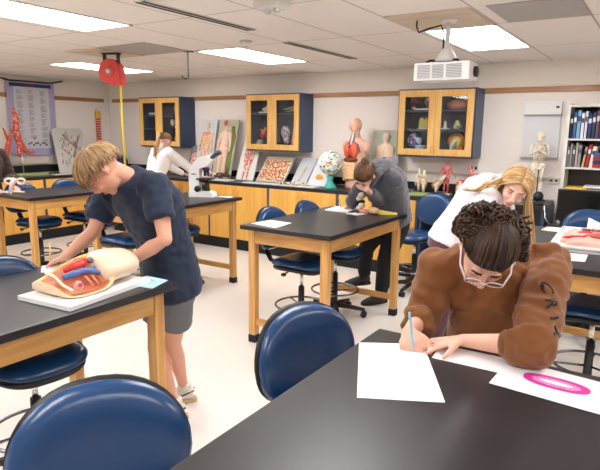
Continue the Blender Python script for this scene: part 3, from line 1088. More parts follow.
for k in (-1, 1):
    m.tube([TF(k * .02, .046, .68), TF(k * .028, .065, .61), TF(k * .03, .10, .53)], .006, 8)
    m.tube([TF(k * .03, .075, .57), TF(k * .1, .075, .54), TF(k * .13, .07, .44)], .006, 8)
m.build('vessels', [M_blue], t)
m = MB(); m.ell(TF(-.03, .062, .755), (.032, .028, .05)); m.build('face_section', mat('face_section_pink', srgb(238, 190, 176), .4), t)

# torso back board right of it
t, F, h = leaning_board('anatomy_board', 'green grey panel with a pale armless bust seen from behind, beside the right cabinet', -3.01, -2.66, 6.31, 6.16, 1.62, mat('panel_sage', srgb(178, 182, 166), .6))
m = MB()
m.tube([F(0, 0, .2), F(0, 0, .35), F(0, 0, .47), F(0, 0, .52), F(0, 0, .56)], [(.10, .03), (.115, .04), (.13, .04), (.12, .035), (.04, .03)], 14, side=V((1, 0, 0)))
m.ell(F(0, .02, .63), (.045, .04, .055)); m.tube([F(0, .01, .54), F(0, .01, .6)], .03, 8)
fused('bust_figure', m, .008, M_peach, t, 3)
m = MB()
for k in range(9):
    m.ell(F(0, .045, .25 + k * .03), (.006, .006, .01), None, 8, 5)
m.build('spine_marks', M_bone, t)

# ------------------------------------------------------------------ muscle figure, bone models, head half
def standing(name, label, x, y, s, mt, cat='anatomy model', arms=.25, z=T):
    t = thing(name, label, cat, (x, y, z))
    F = lambda a, b, c: V((x + a, y - b, z + .014 + c))
    m = MB(); mini_solids(m, F, s, 1, arms)
    fused('body_figure', m, .006, mt, t, 2)
    MB().box((x, y, z + .007), (s * .3, s * .28, .014), None, .003).build('base_plate', M_bone, t)
    return t, F


standing('muscle_figure', 'small standing red muscle man under the right wall cabinet', -2.03, 6.14, .37, M_muscle, arms=.22)
t = thing('raised_arm_model', 'red muscle arm model sticking up behind the white sweater', 'anatomy model', (-1.68, 6.1, T))
a = WY(473, 178, 6.1); b = WY(467, 166, 6.1)
m = MB(); m.tube([V((a.x, 6.1, T)), V((a.x + .0, 6.1, 1.12)), V((a.x - .02, 6.1, 1.18)), V((a.x - .05, 6.1, 1.26))], [.03, .028, .02, .008], 10)
m.tube([V((a.x, 6.1, 1.13)), V((a.x + .05, 6.08, 1.17))], [.025, .015], 8)
m.build('muscles', M_muscle, t); MB().cyl((a.x, 6.1, T), (a.x, 6.1, T + .012), .06).build('base_plate', M_black, t)


def knee_model(x, y, label, m1, lean=0, h=.3):
    t = thing('joint_model', label, 'bone model', (x, y, T))
    m = MB()
    m.tube([V((x, y, T + .02)), V((x, y, T + h * .42))], [.014, .024], 10)
    m.ell(V((x, y, T + h * .45)), (.034, .028, .028))
    m.ell(V((x + lean * .2, y, T + h * .56)), (.036, .03, .03))
    m.tube([V((x + lean * .2, y, T + h * .56)), V((x + lean, y, T + h))], [.026, .012], 10)
    m.build('bone', M_bone, t)
    m = MB()
    for k in (-1, 1):
        m.tube([V((x + k * .03, y - .02, T + h * .3)), V((x + k * .042, y - .02, T + h * .5)), V((x + k * .02 + lean * .4, y - .02, T + h * .75))], .009, 8)
    m.build('ligament', m1, t)
    MB().cyl((x, y, T), (x, y, T + .02), .055).build('base_plate', M_black, t)


p1 = WY(417, 190, 6.1); p2 = WY(423, 190, 6.12); p3 = WY(436, 190, 6.1)
knee_model(p1.x, 6.15, 'slender white joint model rising right of the grey hoodie', M_bone, 0, .28)
knee_model(p2.x + .03, 6.05, 'cream and tan knee joint model left of the bent arm bone model', mat('tan_tissue', srgb(214, 160, 110), .5), 0, .27)
knee_model(p3.x, 6.1, 'bent elbow joint model just left of the muscle man', mat('tan_tissue', srgb(214, 160, 110), .5), .1, .22)
hc = WY(461, 190, 6.0); hc = V((hc.x, 6.0, T + .115))
t = thing('head_section_model', 'red and cream half head model behind the white sweater', 'anatomy model', (hc.x, hc.y, T))
m = MB(); m.ell(hc, (.06, .07, .085)); m.ell(hc + V((-.01, -.03, -.05)), (.04, .04, .04)); m.tube([hc - V((0, 0, .11)), hc - V((0, 0, .05))], .035, 10)
m.tube([hc + V((-.01, -.07, -.005)), hc + V((-.012, -.085, -.025))], [.008, .012], 6)
fused('head', m, .006, speckle('head_section_paint', srgb(232, 196, 160), [srgb(196, 60, 50), srgb(190, 50, 44)], 14, .45, [.5, .6]), t, 2)
MB().cyl((hc.x, hc.y, T), (hc.x, hc.y, T + .015), .06).build('base_plate', M_black, t)
tag(MB().box2((-2.36, 5.76, T + .001), (-2.03, 5.92, T + .035), .01).build('green_tray', M_green), 'sage green tray on the back worktop below the muscle man', 'tray')
# dark boxes behind
for k, (xa, lb) in enumerate(((-2.33, 'low black case on the worktop left of the muscle man'), (-1.93, 'low black case on the worktop right of the muscle man'))):
    t = thing('storage_case', lb, 'case', (xa, 6.27, T))
    MB().box((xa, 6.28, T + .05), (.24, .09, .1), None, .012).build('case_body', M_black, t)
    MB().box((xa, 6.28, T + .105), (.22, .085, .015), None, .004).build('case_lid', M_rubber, t)

# outlets
def outlet(p, nrm, label):
    t = thing('wall_outlet', label, 'outlet', p)
    x, y, z = p
    if nrm == 'y':
        MB().box((x, y - .006, z), (.115, .012, .075), None, .003).build('plate', M_whitem, t)
        for k in (-1, 1):
            MB().box((x + k * .025, y - .013, z), (.026, .004, .032), None, .001).build('socket', M_slot, t)


outlet((-1.79, BACK - .009, 1.215), 'y', 'double wall outlet above the raceway between muscle man and white sweater')
p = WY(554, 180, BACK - .01)
outlet((p.x, BACK - .009, p.z), 'y', 'wall outlet between the skeleton and the white bookcase')

# ------------------------------------------------------------------ skeleton
sx, sy, sz = -1.075, 6.12, T
t = thing('skeleton_model', 'small cream skeleton with folded arms on the worktop at right', 'skeleton', (sx, sy, sz))
H = .69
m = MB()
P = lambda x, y, z: V((sx + x * H, sy - y * H, sz + .02 + z * H))
m.ell(P(0, 0, .935), (.045, .052, .05)); m.ell(P(0, .03, .895), (.03, .03, .028))
m.build('skull', M_bone, t)
m = MB()
for k in range(18):
    m.ell(P(0, -.02, .52 + k * .02), (.012, .012, .0075), None, 8, 5)
m.build('spine', M_bone, t)
m = MB()
for k in range(9):
    z = .80 - k * .026
    w = (.05, .07, .08, .085, .09, .09, .085, .08, .07)[k]
    for s_ in (-1, 1):
        m.tube([P(0, -.02, z + .015), P(s_ * w * .7, -.03, z + .01), P(s_ * w, .01, z - .005), P(s_ * w * .6, .05, z - .02), P(s_ * .01, .055, z - .02)], .0042, 6)
m.tube([P(0, .056, .8), P(0, .058, .62)], [(.008, .004)] * 2, 8)
m.build('rib_cage', M_bone, t)
m = MB()
for s_ in (-1, 1):
    m.ell(P(s_ * .05, -.005, .5), (.032, .02, .035))
    m.tube([P(0, .03, .46), P(s_ * .05, .02, .465)], .01, 6)
m.build('pelvis', M_bone, t)
for s_ in (-1, 1):
    m = MB()
    m.tube([P(s_ * .02, .03, .825), P(s_ * .1, 0, .82)], .006, 6)
    m.tube([P(s_ * .105, 0, .815), P(s_ * .125, .01, .73), P(s_ * .125, .02, .66)], [.012, .008, .012], 8)
    m.tube([P(s_ * .125, .02, .66), P(s_ * .03, .09, .72)], .007, 6)
    m.tube([P(s_ * .03, .09, .72), P(-s_ * .02, .1, .75)], [(.014, .006), (.006, .004)], 6)
    m.build('arm_bones', M_bone, t)
    m = MB()
    m.tube([P(s_ * .065, 0, .47), P(s_ * .055, 0, .26)], [.012, .011], 8)
    m.ell(P(s_ * .055, 0, .255), .014)
    m.tube([P(s_ * .055, 0, .25), P(s_ * .05, 0, .035)], [.012, .008], 8)
    m.tube([P(s_ * .05, -.02, .015), P(s_ * .06, .07, .008)], [.01, .007], 6)
    m.build('leg_bones', M_bone, t)
m = MB(); m.cyl((sx, sy + .04, sz), (sx, sy + .04, sz + .02), .09, seg=24); m.cyl((sx, sy + .04, sz), (sx, sy + .04, sz + .5 * H), .005)
m.build('stand', M_black, t)

# wall mounted white panel / roll screen
t = thing('wall_screen', 'white wall mounted board with a grey bar, behind the skeleton', 'wall board', (-1.11, BACK, 1.36))
MB().box2((-1.29, BACK - .03, 1.36), (-.935, BACK - .008, 1.93), .004).build('board', mat('whiteboard', srgb(226, 228, 232), .3), t)
MB().box2((-1.295, BACK - .055, 1.80), (-.93, BACK - .009, 1.935), .008).build('header', M_white, t)
MB().box2((-1.295, BACK - .06, 1.79), (-.93, BACK - .03, 1.80)).build('grey_bar', mat('bar_grey', srgb(150, 152, 158), .4), t)
MB().box2((-.985, BACK - .058, 1.865), (-.955, BACK - .0545, 1.885)).build('badge', M_black, t)
MB().box2((-1.30, BACK - .06, 1.35), (-.93, BACK - .009, 1.362), .003).build('ledge', mat('ledge_grey', srgb(176, 170, 164), .5), t)

# ------------------------------------------------------------------ bookcase
bx0, bx1, by0, by1 = -.845, .12, 6.055, BACK - .009
t = thing('bookcase', 'white bookcase full of books at the right edge', 'bookcase', ((bx0 + bx1) / 2, (by0 + by1) / 2, 0))
k = .03
for a, b in ((bx0, bx0 + k), (bx1 - k, bx1)):
    MB().box2((a, by0, 0), (b, by1, 1.90)).build('side_panel', M_whitem, t)
shz = [.05, .45, .80, 1.072, 1.286, 1.563, 1.882]
for z in shz:
    MB().box2((bx0 + k, by0, z - .018), (bx1 - k, by1 - .012, z + (.003 if z > 1.8 else 0))).build('shelf', M_whitem, t)
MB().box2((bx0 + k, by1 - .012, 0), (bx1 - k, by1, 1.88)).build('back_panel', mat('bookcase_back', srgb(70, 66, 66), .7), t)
cols1 = [((22, 24, 34), 'black'), ((60, 96, 160), 'blue'), ((120, 176, 216), 'light blue'), ((236, 236, 240), 'white'), ((208, 214, 232), 'pale lavender'), ((42, 52, 104), 'dark navy'), ((40, 56, 96), 'navy'), ((110, 70, 84), 'plum'), ((30, 60, 130), 'royal blue'), ((70, 140, 190), 'sky blue')]
cols2 = [((120, 128, 142), 'slate'), ((158, 150, 150), 'stone grey'), ((96, 92, 98), 'charcoal'), ((190, 178, 160), 'beige'), ((150, 150, 158), 'pale grey'), ((206, 170, 130), 'tan'), ((176, 48, 46), 'red'), ((240, 232, 220), 'ivory')]
ordw = ['leftmost', 'second from the left', 'third from the left', 'fourth from the left', 'fifth from the left', 'sixth from the left', 'seventh from the left', 'eighth from the left', 'ninth from the left', 'tenth from the left']


def book(x, w, h, z, c, lb, grp, tilt=0):
    r, g, b_ = c
    t = thing('book', lb, 'book', (x, by0 + .03, z), group=grp)
    d = .2
    R = Matrix.Rotation(tilt, 3, 'Y')
    o = V((x, by0 + .03, z))

    def bb(a, b):
        c_ = (V(a) + V(b)) / 2
        return R @ c_ + o, [abs(q) for q in (V(b) - V(a))]
    m = MB()
    for a, b in (((0, 0, 0), (w, .004, h)), ((0, 0, 0), (.003, d, h)), ((w - .003, 0, 0), (w, d, h))):
        cc, ss = bb(a, b)
        m.box(cc, ss, R)
    m.build('cover', mat('book_%d_%d_%d' % c, srgb(*c), .5), t)
    cc, ss = bb((.003, .005, .004), (w - .003, d - .004, h - .004))
    MB().box(cc, ss, R).build('pages', M_paper, t)
    if w > .022:
        cc, ss = bb((.004, -.0008, h * .62), (w - .004, .0, h * .8))
        MB().box(cc, ss, R).build('spine_label', mat('spine_label', srgb(220, 220, 226), .5) if sum(c) < 450 else mat('spine_label_dark', srgb(60, 70, 110), .5), t)


x = bx0 + k + .003
for i, (c, n_) in enumerate(cols1):
    w = (.026, .03, .034, .03, .026, .034, .032, .028, .036, .03)[i]
    book(x, w, .235 + (i * 37 % 5) * .008, 1.564, c, n_ + ' book on the upper shelf of the bookcase, ' + ordw[i], 'books on the upper shelf')
    x += w + .002
x = bx0 + k + .003
for i, (c, n_) in enumerate(cols2):
    w = (.024, .02, .024, .022, .028, .024, .03, .04)[i]
    tl = 0 if i < 5 else .12
    if i == 5:
        x += .005
    book(x, w, .2 + (i * 53 % 5) * .008, 1.287, c, n_ + ' book on the middle shelf of the bookcase, ' + ordw[i], 'books on the middle shelf', tl)
    x += w + .002 + (.003 if tl else 0)
for i, (c, n_) in enumerate((((176, 44, 46), 'red'), ((28, 52, 110), 'dark blue'), ((160, 40, 44), 'crimson'), ((60, 90, 150), 'blue'))):
    w = .22
    z = 1.287 + i * .036
    xx = -.58
    t = thing('book', n_ + ' book lying flat on the middle shelf, ' + ['bottom of the pile', 'second from the bottom', 'third from the bottom', 'top of the pile'][i], 'book', (xx, by0 + .03, z), group='books lying on the middle shelf')
    MB().box2((xx, by0 + .02, z), (xx + .26, by0 + .2, z + .034), .002).build('cover', mat('book_%d_%d_%d' % c, srgb(*c), .5), t)
t = thing('paper_stack', 'yellow and white papers on the lower bookcase shelf above the monitor', 'papers', (-.65, by0 + .1, 1.073))
MB().box2((-.80, by0 + .02, 1.073), (-.60, by0 + .25, 1.088)).build('yellow_folder', mat('folder_yellow', srgb(240, 200, 60), .6), t)
MB().box2((-.64, by0 + .01, 1.089), (-.2, by0 + .25, 1.105)).build('white_sheets', M_paper, t)

# desk, monitor
t = thing('computer_desk', 'low dark desk under the bookcase at the right edge', 'desk', (-.3, 5.85, 0))
MB().box2((-.91, 5.55, .69), (.9, 6.045, .72), .003).build('desk_top', M_epoxy, t)
for x in (-.90, .86):
    MB().box2((x, 5.57, 0), (x + .03, 6.03, .689)).build('side_panel', M_black, t)
MB().box2((-.87, 6.0, .1), (.86, 6.02, .689)).build('back_panel', M_black, t)
t = thing('monitor', 'black computer monitor in front of the bookcase, turned to the room', 'monitor', (-.52, 5.87, .72))
MB().box2((-.83, 5.86, .775), (-.25, 5.89, 1.085), .006).build('housing', M_black, t)
MB().box2((-.815, 5.856, .79), (-.265, 5.8595, 1.07)).build('screen', mat('screen_black', srgb(8, 8, 10), .25), t)
MB().box2((-.57, 5.87, .72), (-.51, 5.9, .80)).build('neck', M_black, t)
MB().box2((-.66, 5.79, .721), (-.42, 5.95, .733), .003).build('foot', M_black, t)
tag(MB().box2((-.80, 5.60, .721), (-.38, 5.74, .738), .004).build('keyboard', mat('keyboard_grey', srgb(60, 60, 64), .5, bump=1, bscale=120)), 'dark keyboard on the low desk before the monitor', 'keyboard')
# black device with cables
p = WY(543, 222, 5.66)
t = thing('document_camera', 'black device with a round head and cables left of the monitor', 'device', (-1.0, 5.85, T))
dc = V((-1.0, 5.86, T))
MB().box(dc + V((0, 0, .015)), (.12, .14, .03), None, .006).build('base', M_black, t)
MB().ell(dc + V((0, -.02, .085)), (.05, .05, .05)).build('head', M_black, t)
MB().tube([dc + V((.05, -.02, .02)), dc + V((.075, -.11, .02)), dc + V((.085, -.145, .0)), dc + V((.1, -.16, -.1)), dc + V((.16, -.17, -.175))], .006, 8).build('cable', M_chrome, t)

# ================================================================== left wall
# rolled chart
M_lav = mat('lavender_cloth', srgb(172, 166, 204), .7, var=.12, vscale=8)
t = thing('wall_chart', 'large lavender bordered chart hanging on the left wall', 'chart', (LEFT, 4.93, 1.2))
x = -7.985
MB().prism([(x, 4.555, 1.19), (x, 5.305, 1.19), (x, 5.305, 2.26), (x, 4.555, 2.26)], (-.006, 0, 0)).build('border', M_lav, t)
MB().prism([(x + .004, 4.655, 1.29), (x + .004, 5.205, 1.29), (x + .004, 5.205, 2.19), (x + .004, 4.655, 2.19)], (-.005, 0, 0)).build('sheet', mat('chart_sheet', srgb(206, 206, 212), .7), t)
m = MB()
rng = random.Random(3)
for c0 in (4.69, 4.87, 5.06):
    z = 2.14
    while z > 1.42:
        n = rng.randint(3, 6)
        for i in range(n):
            m.box2((x + .004, c0 + .005 * rng.random(), z - .008), (x + .0065, c0 + .05 + .055 * rng.random(), z - .002))
            z -= .016
        z -= .02
m.build('printed_lines', mat('print_grey', srgb(120, 120, 134), .7), t, kind='stuff')
m = MB()
for i in range(9):
    m.ell((x + .006, 4.84 + i * .035, 1.36 + .02 * math.sin(i * 2.2)), (.003, .018, .012), None, 8, 5)
m.ell((x + .006, 4.93, 1.44), (.003, .02, .012), None, 8, 5)
m.build('printed_sketches', mat('print_dark', srgb(50, 50, 80), .7), t)
MB().box2((x - .004, 4.60, 2.185), (x + .006, 5.25, 2.235)).build('title_band', mat('title_navy', srgb(46, 52, 96), .6), t)
MB().box2((x + .006, 4.84, 2.19), (x + .008, 4.99, 2.225)).build('title_block', mat('title_maroon', srgb(110, 50, 70), .6), t)
m = MB(); m.tube([(x, 4.40, 2.30), (x, 4.6, 2.265), (x, 5.25, 2.265), (x, 5.46, 2.31)], .012, 8)
m.build('hanging_rail', M_black, t)

# arm muscle model on green stand
ax0 = WX(24, 165, -7.6)
ay_, = (4.50,)
t = thing('arm_muscle_model', 'tall red arm muscle model on a stand before the lavender chart', 'anatomy model', (-7.72, 4.52, T))
m = MB()
bz = [(4.49, 1.80, .035), (4.50, 1.72, .05), (4.50, 1.62, .042), (4.50, 1.50, .05), (4.54, 1.38, .05), (4.60, 1.28, .04), (4.68, 1.22, .025)]
m.tube([V((-7.72, a, b)) for a, b, c in bz], [c for a, b, c in bz], 12)
m.tube([V((-7.72, 4.49, 1.80)), V((-7.72, 4.48, 1.87))], [.03, .02], 8)
m.tube([V((-7.72, 4.52, 1.34)), V((-7.70, 4.50, 1.24)), V((-7.7, 4.52, 1.18))], [.03, .03, .015], 8)
for k in range(4):
    m.tube([V((-7.72, 4.66, 1.23)), V((-7.70, 4.74, 1.21 + .02 * k))], [.012, .006], 6)
fused('muscles', m, .009, speckle('arm_muscle_paint', srgb(196, 70, 52), [srgb(228, 196, 176), srgb(222, 150, 120)], 26, .4, [.66, .57]), t, 2)
MB().cyl((-7.72, 4.56, T + .03), (-7.72, 4.56, 1.26), .008).build('rod', M_steel, t)
MB().box2((-7.80, 4.38, T + .001), (-7.55, 4.85, T + .035), .008).build('green_base', M_green, t)
t = thing('leg_muscle_model', 'red and white muscle model leaning behind the person in dark brown', 'anatomy model', (-7.72, 4.2, T))
m = MB()
a = WX(3, 128, -7.72); b = WX(12, 128, -7.72); c = WX(6, 155, -7.72)
m.tube([c + V((0, 0, -.1)), c, (b + c) / 2, b], [.04, .05, .03, .012], 10)
m.tube([(b + c) / 2, a], [.025, .01], 8)
m.tube([V((-7.72, c.y, T)), c], .012, 8)
m.build('muscles', MATS['arm_muscle_paint'], t)
MB().cyl((-7.72, c.y, T), (-7.72, c.y, T + .012), .07).build('base_plate', M_black, t)

# bones board
zt = 1.57
t = thing('bone_board', 'pale grey board with bone reliefs leaning on the left wall', 'anatomy board', (-7.7, 5.4, T))
pts = [V((-7.80, 5.14, T)), V((-7.72, 5.47, T)), V((-7.86, 5.66, 1.55)), V((-7.86, 5.62, 1.60)), V((-7.88, 5.24, 1.60)), V((-7.88, 5.18, 1.56))]
pts = [V((-7.70, 5.12, T)), V((-7.70, 5.44, T)), V((-7.90, 5.70, 1.52)), V((-7.92, 5.66, 1.59)), V((-7.92, 5.20, 1.59)), V((-7.90, 5.15, 1.55))]
MB().prism(pts, (.018, 0, .005)).build('board', mat('board_grey', srgb(200, 198, 192), .6), t)
m = MB()


def BP(y, z, o=.02):
    return V((-7.70 - .205 * (z - T) / .65 + o, y, z))


m.tube([BP(5.32, 1.50), BP(5.42, 1.38), BP(5.5, 1.3)], [.018, .012, .018], 8)
m.tube([BP(5.60, 1.48), BP(5.5, 1.3), BP(5.42, 1.15)], [.018, .012, .02], 8)
for i in range(44):
    yy = 5.20 + rng.random() * .36; zz = 1.0 + rng.random() * .52
    m.tube([BP(yy, zz), BP(yy + rng.uniform(-.03, .05), zz + .05)], .007, 6)
m.build('bone_relief', speckle('relief_grey_brown', srgb(150, 146, 140), [srgb(186, 110, 84)], 16, .6, [.56]), t)

# spine strip hung
t = thing('spine_model', 'short orange and yellow spine model hanging on the left wall', 'anatomy model', (LEFT, 6.05, 1.8))
m = MB(); m.torus((-8.0, 6.08, 1.915), .02, .004, (1, 0, 0)); m.build('hook', M_chrome, t)
MB().box2((-8.015, 6.04, 1.76), (-7.97, 6.13, 1.88), .012).build('yellow_top', mat('model_yellow', srgb(236, 200, 70), .5), t)
m = MB()
for k in range(11):
    m.box((-7.99, 6.085, 1.75 - k * .04), (.05, .07, .03), None, .008)
m.build('vertebrae', mat('model_orange', srgb(222, 104, 76), .5), t)

# white tray/paper on left counter, bag in corner
tag(MB().box2((-7.60, 4.9, T + .001), (-7.45, 5.45, T + .012), .003).build('white_tray', M_whitem), 'thin white tray on the left worktop below the bone board', 'tray')
bc = V((-7.50, 6.02, T))
t = thing('backpack', 'dark blue bag on the worktop in the far corner, behind the blond head', 'bag', bc)
m = MB(); m.tube([bc + V((0, 0, .0)), bc + V((0, 0, .06)), bc + V((.02, 0, .2)), bc + V((.03, 0, .29))], [(.20, .13), (.23, .15), (.2, .12), (.08, .06)], 18, side=V((1, .2, 0)))
fused('bag_body', m, .015, mat('bag_navy', srgb(24, 38, 92), .7, bump=.3, bscale=40), t, 3, lambda c: .02 * (noise.noise(c * 9)))
MB().tube([bc + V((-.1, -.12, .22)), bc + V((-.02, -.15, .26)), bc + V((.08, -.14, .22))], .012, 8).build('carry_strap', M_navy, t)

# ================================================================== microscope
mc = V((-4.02, 4.32, T))
t = thing('microscope', 'white microscope with black eyepieces on the second lab table', 'microscope', mc)
d = V((.80, .60, 0)).normalized()      # points to eyepieces (image right)
d = V((.9, .44, 0)).normalized()
n = V((-d.y, d.x, 0))
Rm = Matrix((d, n, V((0, 0, 1)))).transposed()


def MP(a, b, c):
    return mc + d * a + n * b + V((0, 0, c))


def mprism(mb, prof, w):
    mb.prism([MP(a, -w / 2, c) for a, c in prof], n * w)
    return mb


m = MB(); mprism(m, [(-.13, 0), (.13, 0), (.115, .045), (.06, .06), (-.13, .06)], .17)
m.build('base', M_white, t)
m = MB(); mprism(m, [(-.13, .055), (-.03, .055), (-.02, .3), (-.04, .33), (-.12, .32), (-.135, .2)], .12)
m.build('arm', M_white, t)
m = MB(); mprism(m, [(-.11, .315), (-.02, .29), (.07, .325), (.12, .385), (.06, .43), (-.03, .41)], .13)
m.build('viewing_head', M_white, t)
for k in (-1, 1):
    m = MB(); m.tube([MP(.085, k * .032, .39), MP(.125, k * .032, .425), MP(.165, k * .032, .45), MP(.185, k * .032, .465)], [.018, .019, .022, .024], 14)
    m.build('eyepiece', mat('eyepiece_blue_black', srgb(48, 62, 92), .3), t)
m = MB(); m.box(MP(.03, 0, .185), (.16, .15, .016), Rm, .003); m.box(MP(.0, 0, .165), (.08, .1, .025), Rm)
m.build('stage', M_black, t)
m = MB(); m.tube([MP(.035, 0, .30), MP(.035, 0, .27)], [.04, .036], 16)
for k in range(3):
    m.tube([MP(.035 + .018 * math.cos(k * 2.1), .018 * math.sin(k * 2.1), .275), MP(.035 + .024 * math.cos(k * 2.1), .024 * math.sin(k * 2.1), .215)], [.014, .009], 10)
m.build('objectives', mat('objective_dark', srgb(60, 44, 80), .3), t)
m = MB(); m.tube([MP(.04, 0, .06), MP(.04, 0, .1), MP(.04, 0, .165)], [.035, .03, .02], 14); m.build('condenser', M_black, t)
for k in (-1, 1):
    m = MB(); m.cyl(MP(-.035, k * .06, .085), MP(-.035, k * .095, .085), .032); m.cyl(MP(-.035, k * .09, .085), MP(-.035, k * .11, .085), .018)
    m.build('focus_knob', M_black, t)
MB().box(MP(-.08, -.0605, .235), (.05, .001, .01), Rm).build('name_mark', M_slot, t)
tag(MB().box((-3.80, 4.42, T + .001), (.17, .09, .002), Matrix.Rotation(.2, 3, 'Z')).build('paper_slip', mat('slip_pink', srgb(228, 222, 226), .7)), 'small pale slip of paper right of the microscope', 'paper')

# ================================================================== papers
def sheet(corners, m, name, label, cat='paper', th=.0016, z=T, extra=None, group=None):
    pts = [V((a, b, z + .0005)) for a, b in corners]
    mb = MB().prism(pts, (0, 0, th))
    if extra is None:
        return tag(mb.build(name, m), label, cat, group)
    t = thing(name, label, cat, (sum(q.x for q in pts) / 4, sum(q.y for q in pts) / 4, z), group=group)
    mb.build('sheet', m, t)
    extra(t, z + .0005 + th)
    return t


def lerp2(c, u, v):
    a = V(c[0]).lerp(V(c[1]), u); b = V(c[3]).lerp(V(c[2]), u)
    return a.lerp(b, v)


c = [(-.782, 1.575), (-.600, 1.684), (-.407, 1.331), (-.609, 1.225)]
sheet(c, M_paper, 'worksheet', 'white sheet the student in brown is writing on')
c = [(-.551, 1.715), (-.30, 1.722), (-.30, 1.60), (-.538, 1.594)]
sheet(c, M_paper, 'worksheet', 'white sheet under the forearm of the student in brown')
c3 = [(-.332, 1.718), (-.062, 1.692), (-.045, 1.485), (-.342, 1.510)]


def tissue(t, z):
    cen = V((-.185, 1.612, z))
    M = [mat('ink_magenta', srgb(222, 50, 160), .6, var=.15, vscale=60), speckle('ink_pale_pink', srgb(232, 176, 222), [srgb(208, 120, 200)], 240, .6, [.5]), M_paper]
    for i, (sx_, sy_) in enumerate(((.088, .041), (.064, .026), (.044, .010))):
        poly = []
        for k in range(40):
            a = 2 * PI * k / 40
            ca, sa = math.cos(a), math.sin(a)
            e = .8 if i == 0 else 1
            wob = 1 + (.02 * math.sin(a * 7 + i) if i else .01 * math.sin(a * 3))
            poly.append(cen + V((sx_ * math.copysign(abs(ca) ** e, ca) * wob, sy_ * math.copysign(abs(sa) ** (e * (1.2 if i == 2 else 1)), sa) * wob - .02 * ca * sx_ * 4, .0003 * i + .0001)))
        MB().prism(poly, (0, 0, .0003)).build(['magenta_ring', 'pink_ring', 'white_centre'][i], M[i], t)


sheet(c3, M_paper, 'tissue_printout', 'white sheet printed with a magenta tissue ring at the lower right', extra=tissue, z=T + .002)
def tiny_print(col_, cs, n=7):
    def f(t, z):
        m = MB()
        for i in range(n):
            u0 = .2; u1 = .5 + .3 * ((i * 7) % 5) / 5; vv = .25 + .5 * i / n
            a = lerp2(cs, u0, vv); b = lerp2(cs, u1, vv)
            dd = (b - a).normalized(); nn = V((-dd.y, dd.x)) * .003
            m.prism([V((a.x, a.y, z)), V((b.x, b.y, z)), V((b.x + nn.x, b.y + nn.y, z)), V((a.x + nn.x, a.y + nn.y, z))], (0, 0, .0004))
        m.build('printed_lines', mat('print_' + col_[0], srgb(*col_[1]), .7), t)
    return f


c = [(-2.55, 3.25), (-2.525, 3.47), (-2.315, 3.45), (-2.285, 3.20)]
sheet(c, M_paper, 'worksheet', 'printed white sheet on the near left corner of the centre table', extra=tiny_print(('lilac', (196, 176, 206)), c))
c = [(-2.46, 4.19), (-2.50, 4.46), (-2.27, 4.46), (-2.23, 4.18)]
sheet(c, M_paper, 'notebook', 'white notebook the student in the grey hoodie writes in', 'notebook', .008)
c = [(-2.22, 4.14), (-2.16, 4.30), (-2.06, 4.28), (-2.10, 4.11)]
sheet(c, M_paper, 'index_card', 'small white folded sheet right of the notebook on the centre table', th=.004)
c = [(-2.58, 1.58), (-2.50, 1.70), (-2.38, 1.63), (-2.46, 1.50)]
sheet(c, M_paper, 'worksheet', 'white sheet under the pencil hand at the abdomen model')
c = [(-2.006, 1.755), (-1.865, 1.757), (-1.819, 1.618), (-1.981, 1.600)]
sheet(c, mat('pale_blue_card', srgb(176, 214, 238), .6), 'blue_card', 'light blue printed card at the corner of the abdomen model table', 'card', .002, extra=tiny_print(('blue', (90, 150, 200)), c, 9))
c = [(-.50, 3.60), (-.49, 3.78), (-.30, 3.70), (-.30, 3.52)]
c = [tuple(WZ(u, v, T))[:2] for u, v in ((566, 253), (588, 255), (585, 262), (560, 260))]
sheet(c, M_paper, 'worksheet', 'white sheet on the near side of the right table before the torso tray')
c = [tuple(WZ(u, v, T))[:2] for u, v in ((541, 230), (548, 227), (566, 228.5), (561, 232.5))]
sheet(c, M_cream, 'cream_sheet', 'cream sheet on the far left corner of the right table', 'paper')
c = [tuple(WZ(u, v, T))[:2] for u, v in ((0, 192.5), (0, 190.5), (12, 191), (12, 193.5))]
sheet(c, M_paper, 'worksheet', 'white sheet on the far left table beside the dark brown sleeve')

# curved sheet resting on the right chair back
p0 = WY(588, 217, 4.49)
m = MB()
rows = []
for i in range(9):
    a = i / 8
    rows.append([V((-.42 + j * .05, 4.56 - .06 * a - .02 * math.sin(a * 3) - j * .006, 1.0 - .02 * j * (1 - a) - (a * .115))) for j in range(6)])
for r in rows:
    pass
m.loft([r + [q + V((0, .0015, .001)) for q in r[::-1]] for r in rows], cap=True)
tag(m.build('hanging_sheet', M_paper), 'curved white sheet propped at the right edge before the blue chair back', 'paper')

# ================================================================== torso relief tray on right table
q = [WZ(u, v, T) for u, v in ((549, 250), (563, 232))]
t = thing('torso_tray', 'white tray holding a red and pink torso relief on the right table', 'anatomy model', (-.33, 3.9, T))
A = V((-.53, 3.62, T + .001)); ex = V((.48, 0, 0)); ey = V((-.06, .62, 0))
A = WZ(549, 250, T); B = WZ(563, 231, T)
ey = V((B.x - A.x, B.y - A.y, 0)); ex = V((.40, .03, 0)); A = V((A.x, A.y, T + .001))
m = MB()
m.prism([A, A + ex, A + ex + ey, A + ey], (0, 0, .026))
for a, b in ((A, A + ex), (A + ex, A + ex + ey), (A + ex + ey, A + ey), (A + ey, A)):
    m.tube([a + V((0, 0, .026)), b + V((0, 0, .026))], [(.010, .010)] * 2, 8)
m.build('tray', M_white, t)
m = MB()
ctr = A + ex * .55 + ey * .5


def RP(u, v, z=0):
    return A + ex * u + ey * v + V((0, 0, .026 + z))


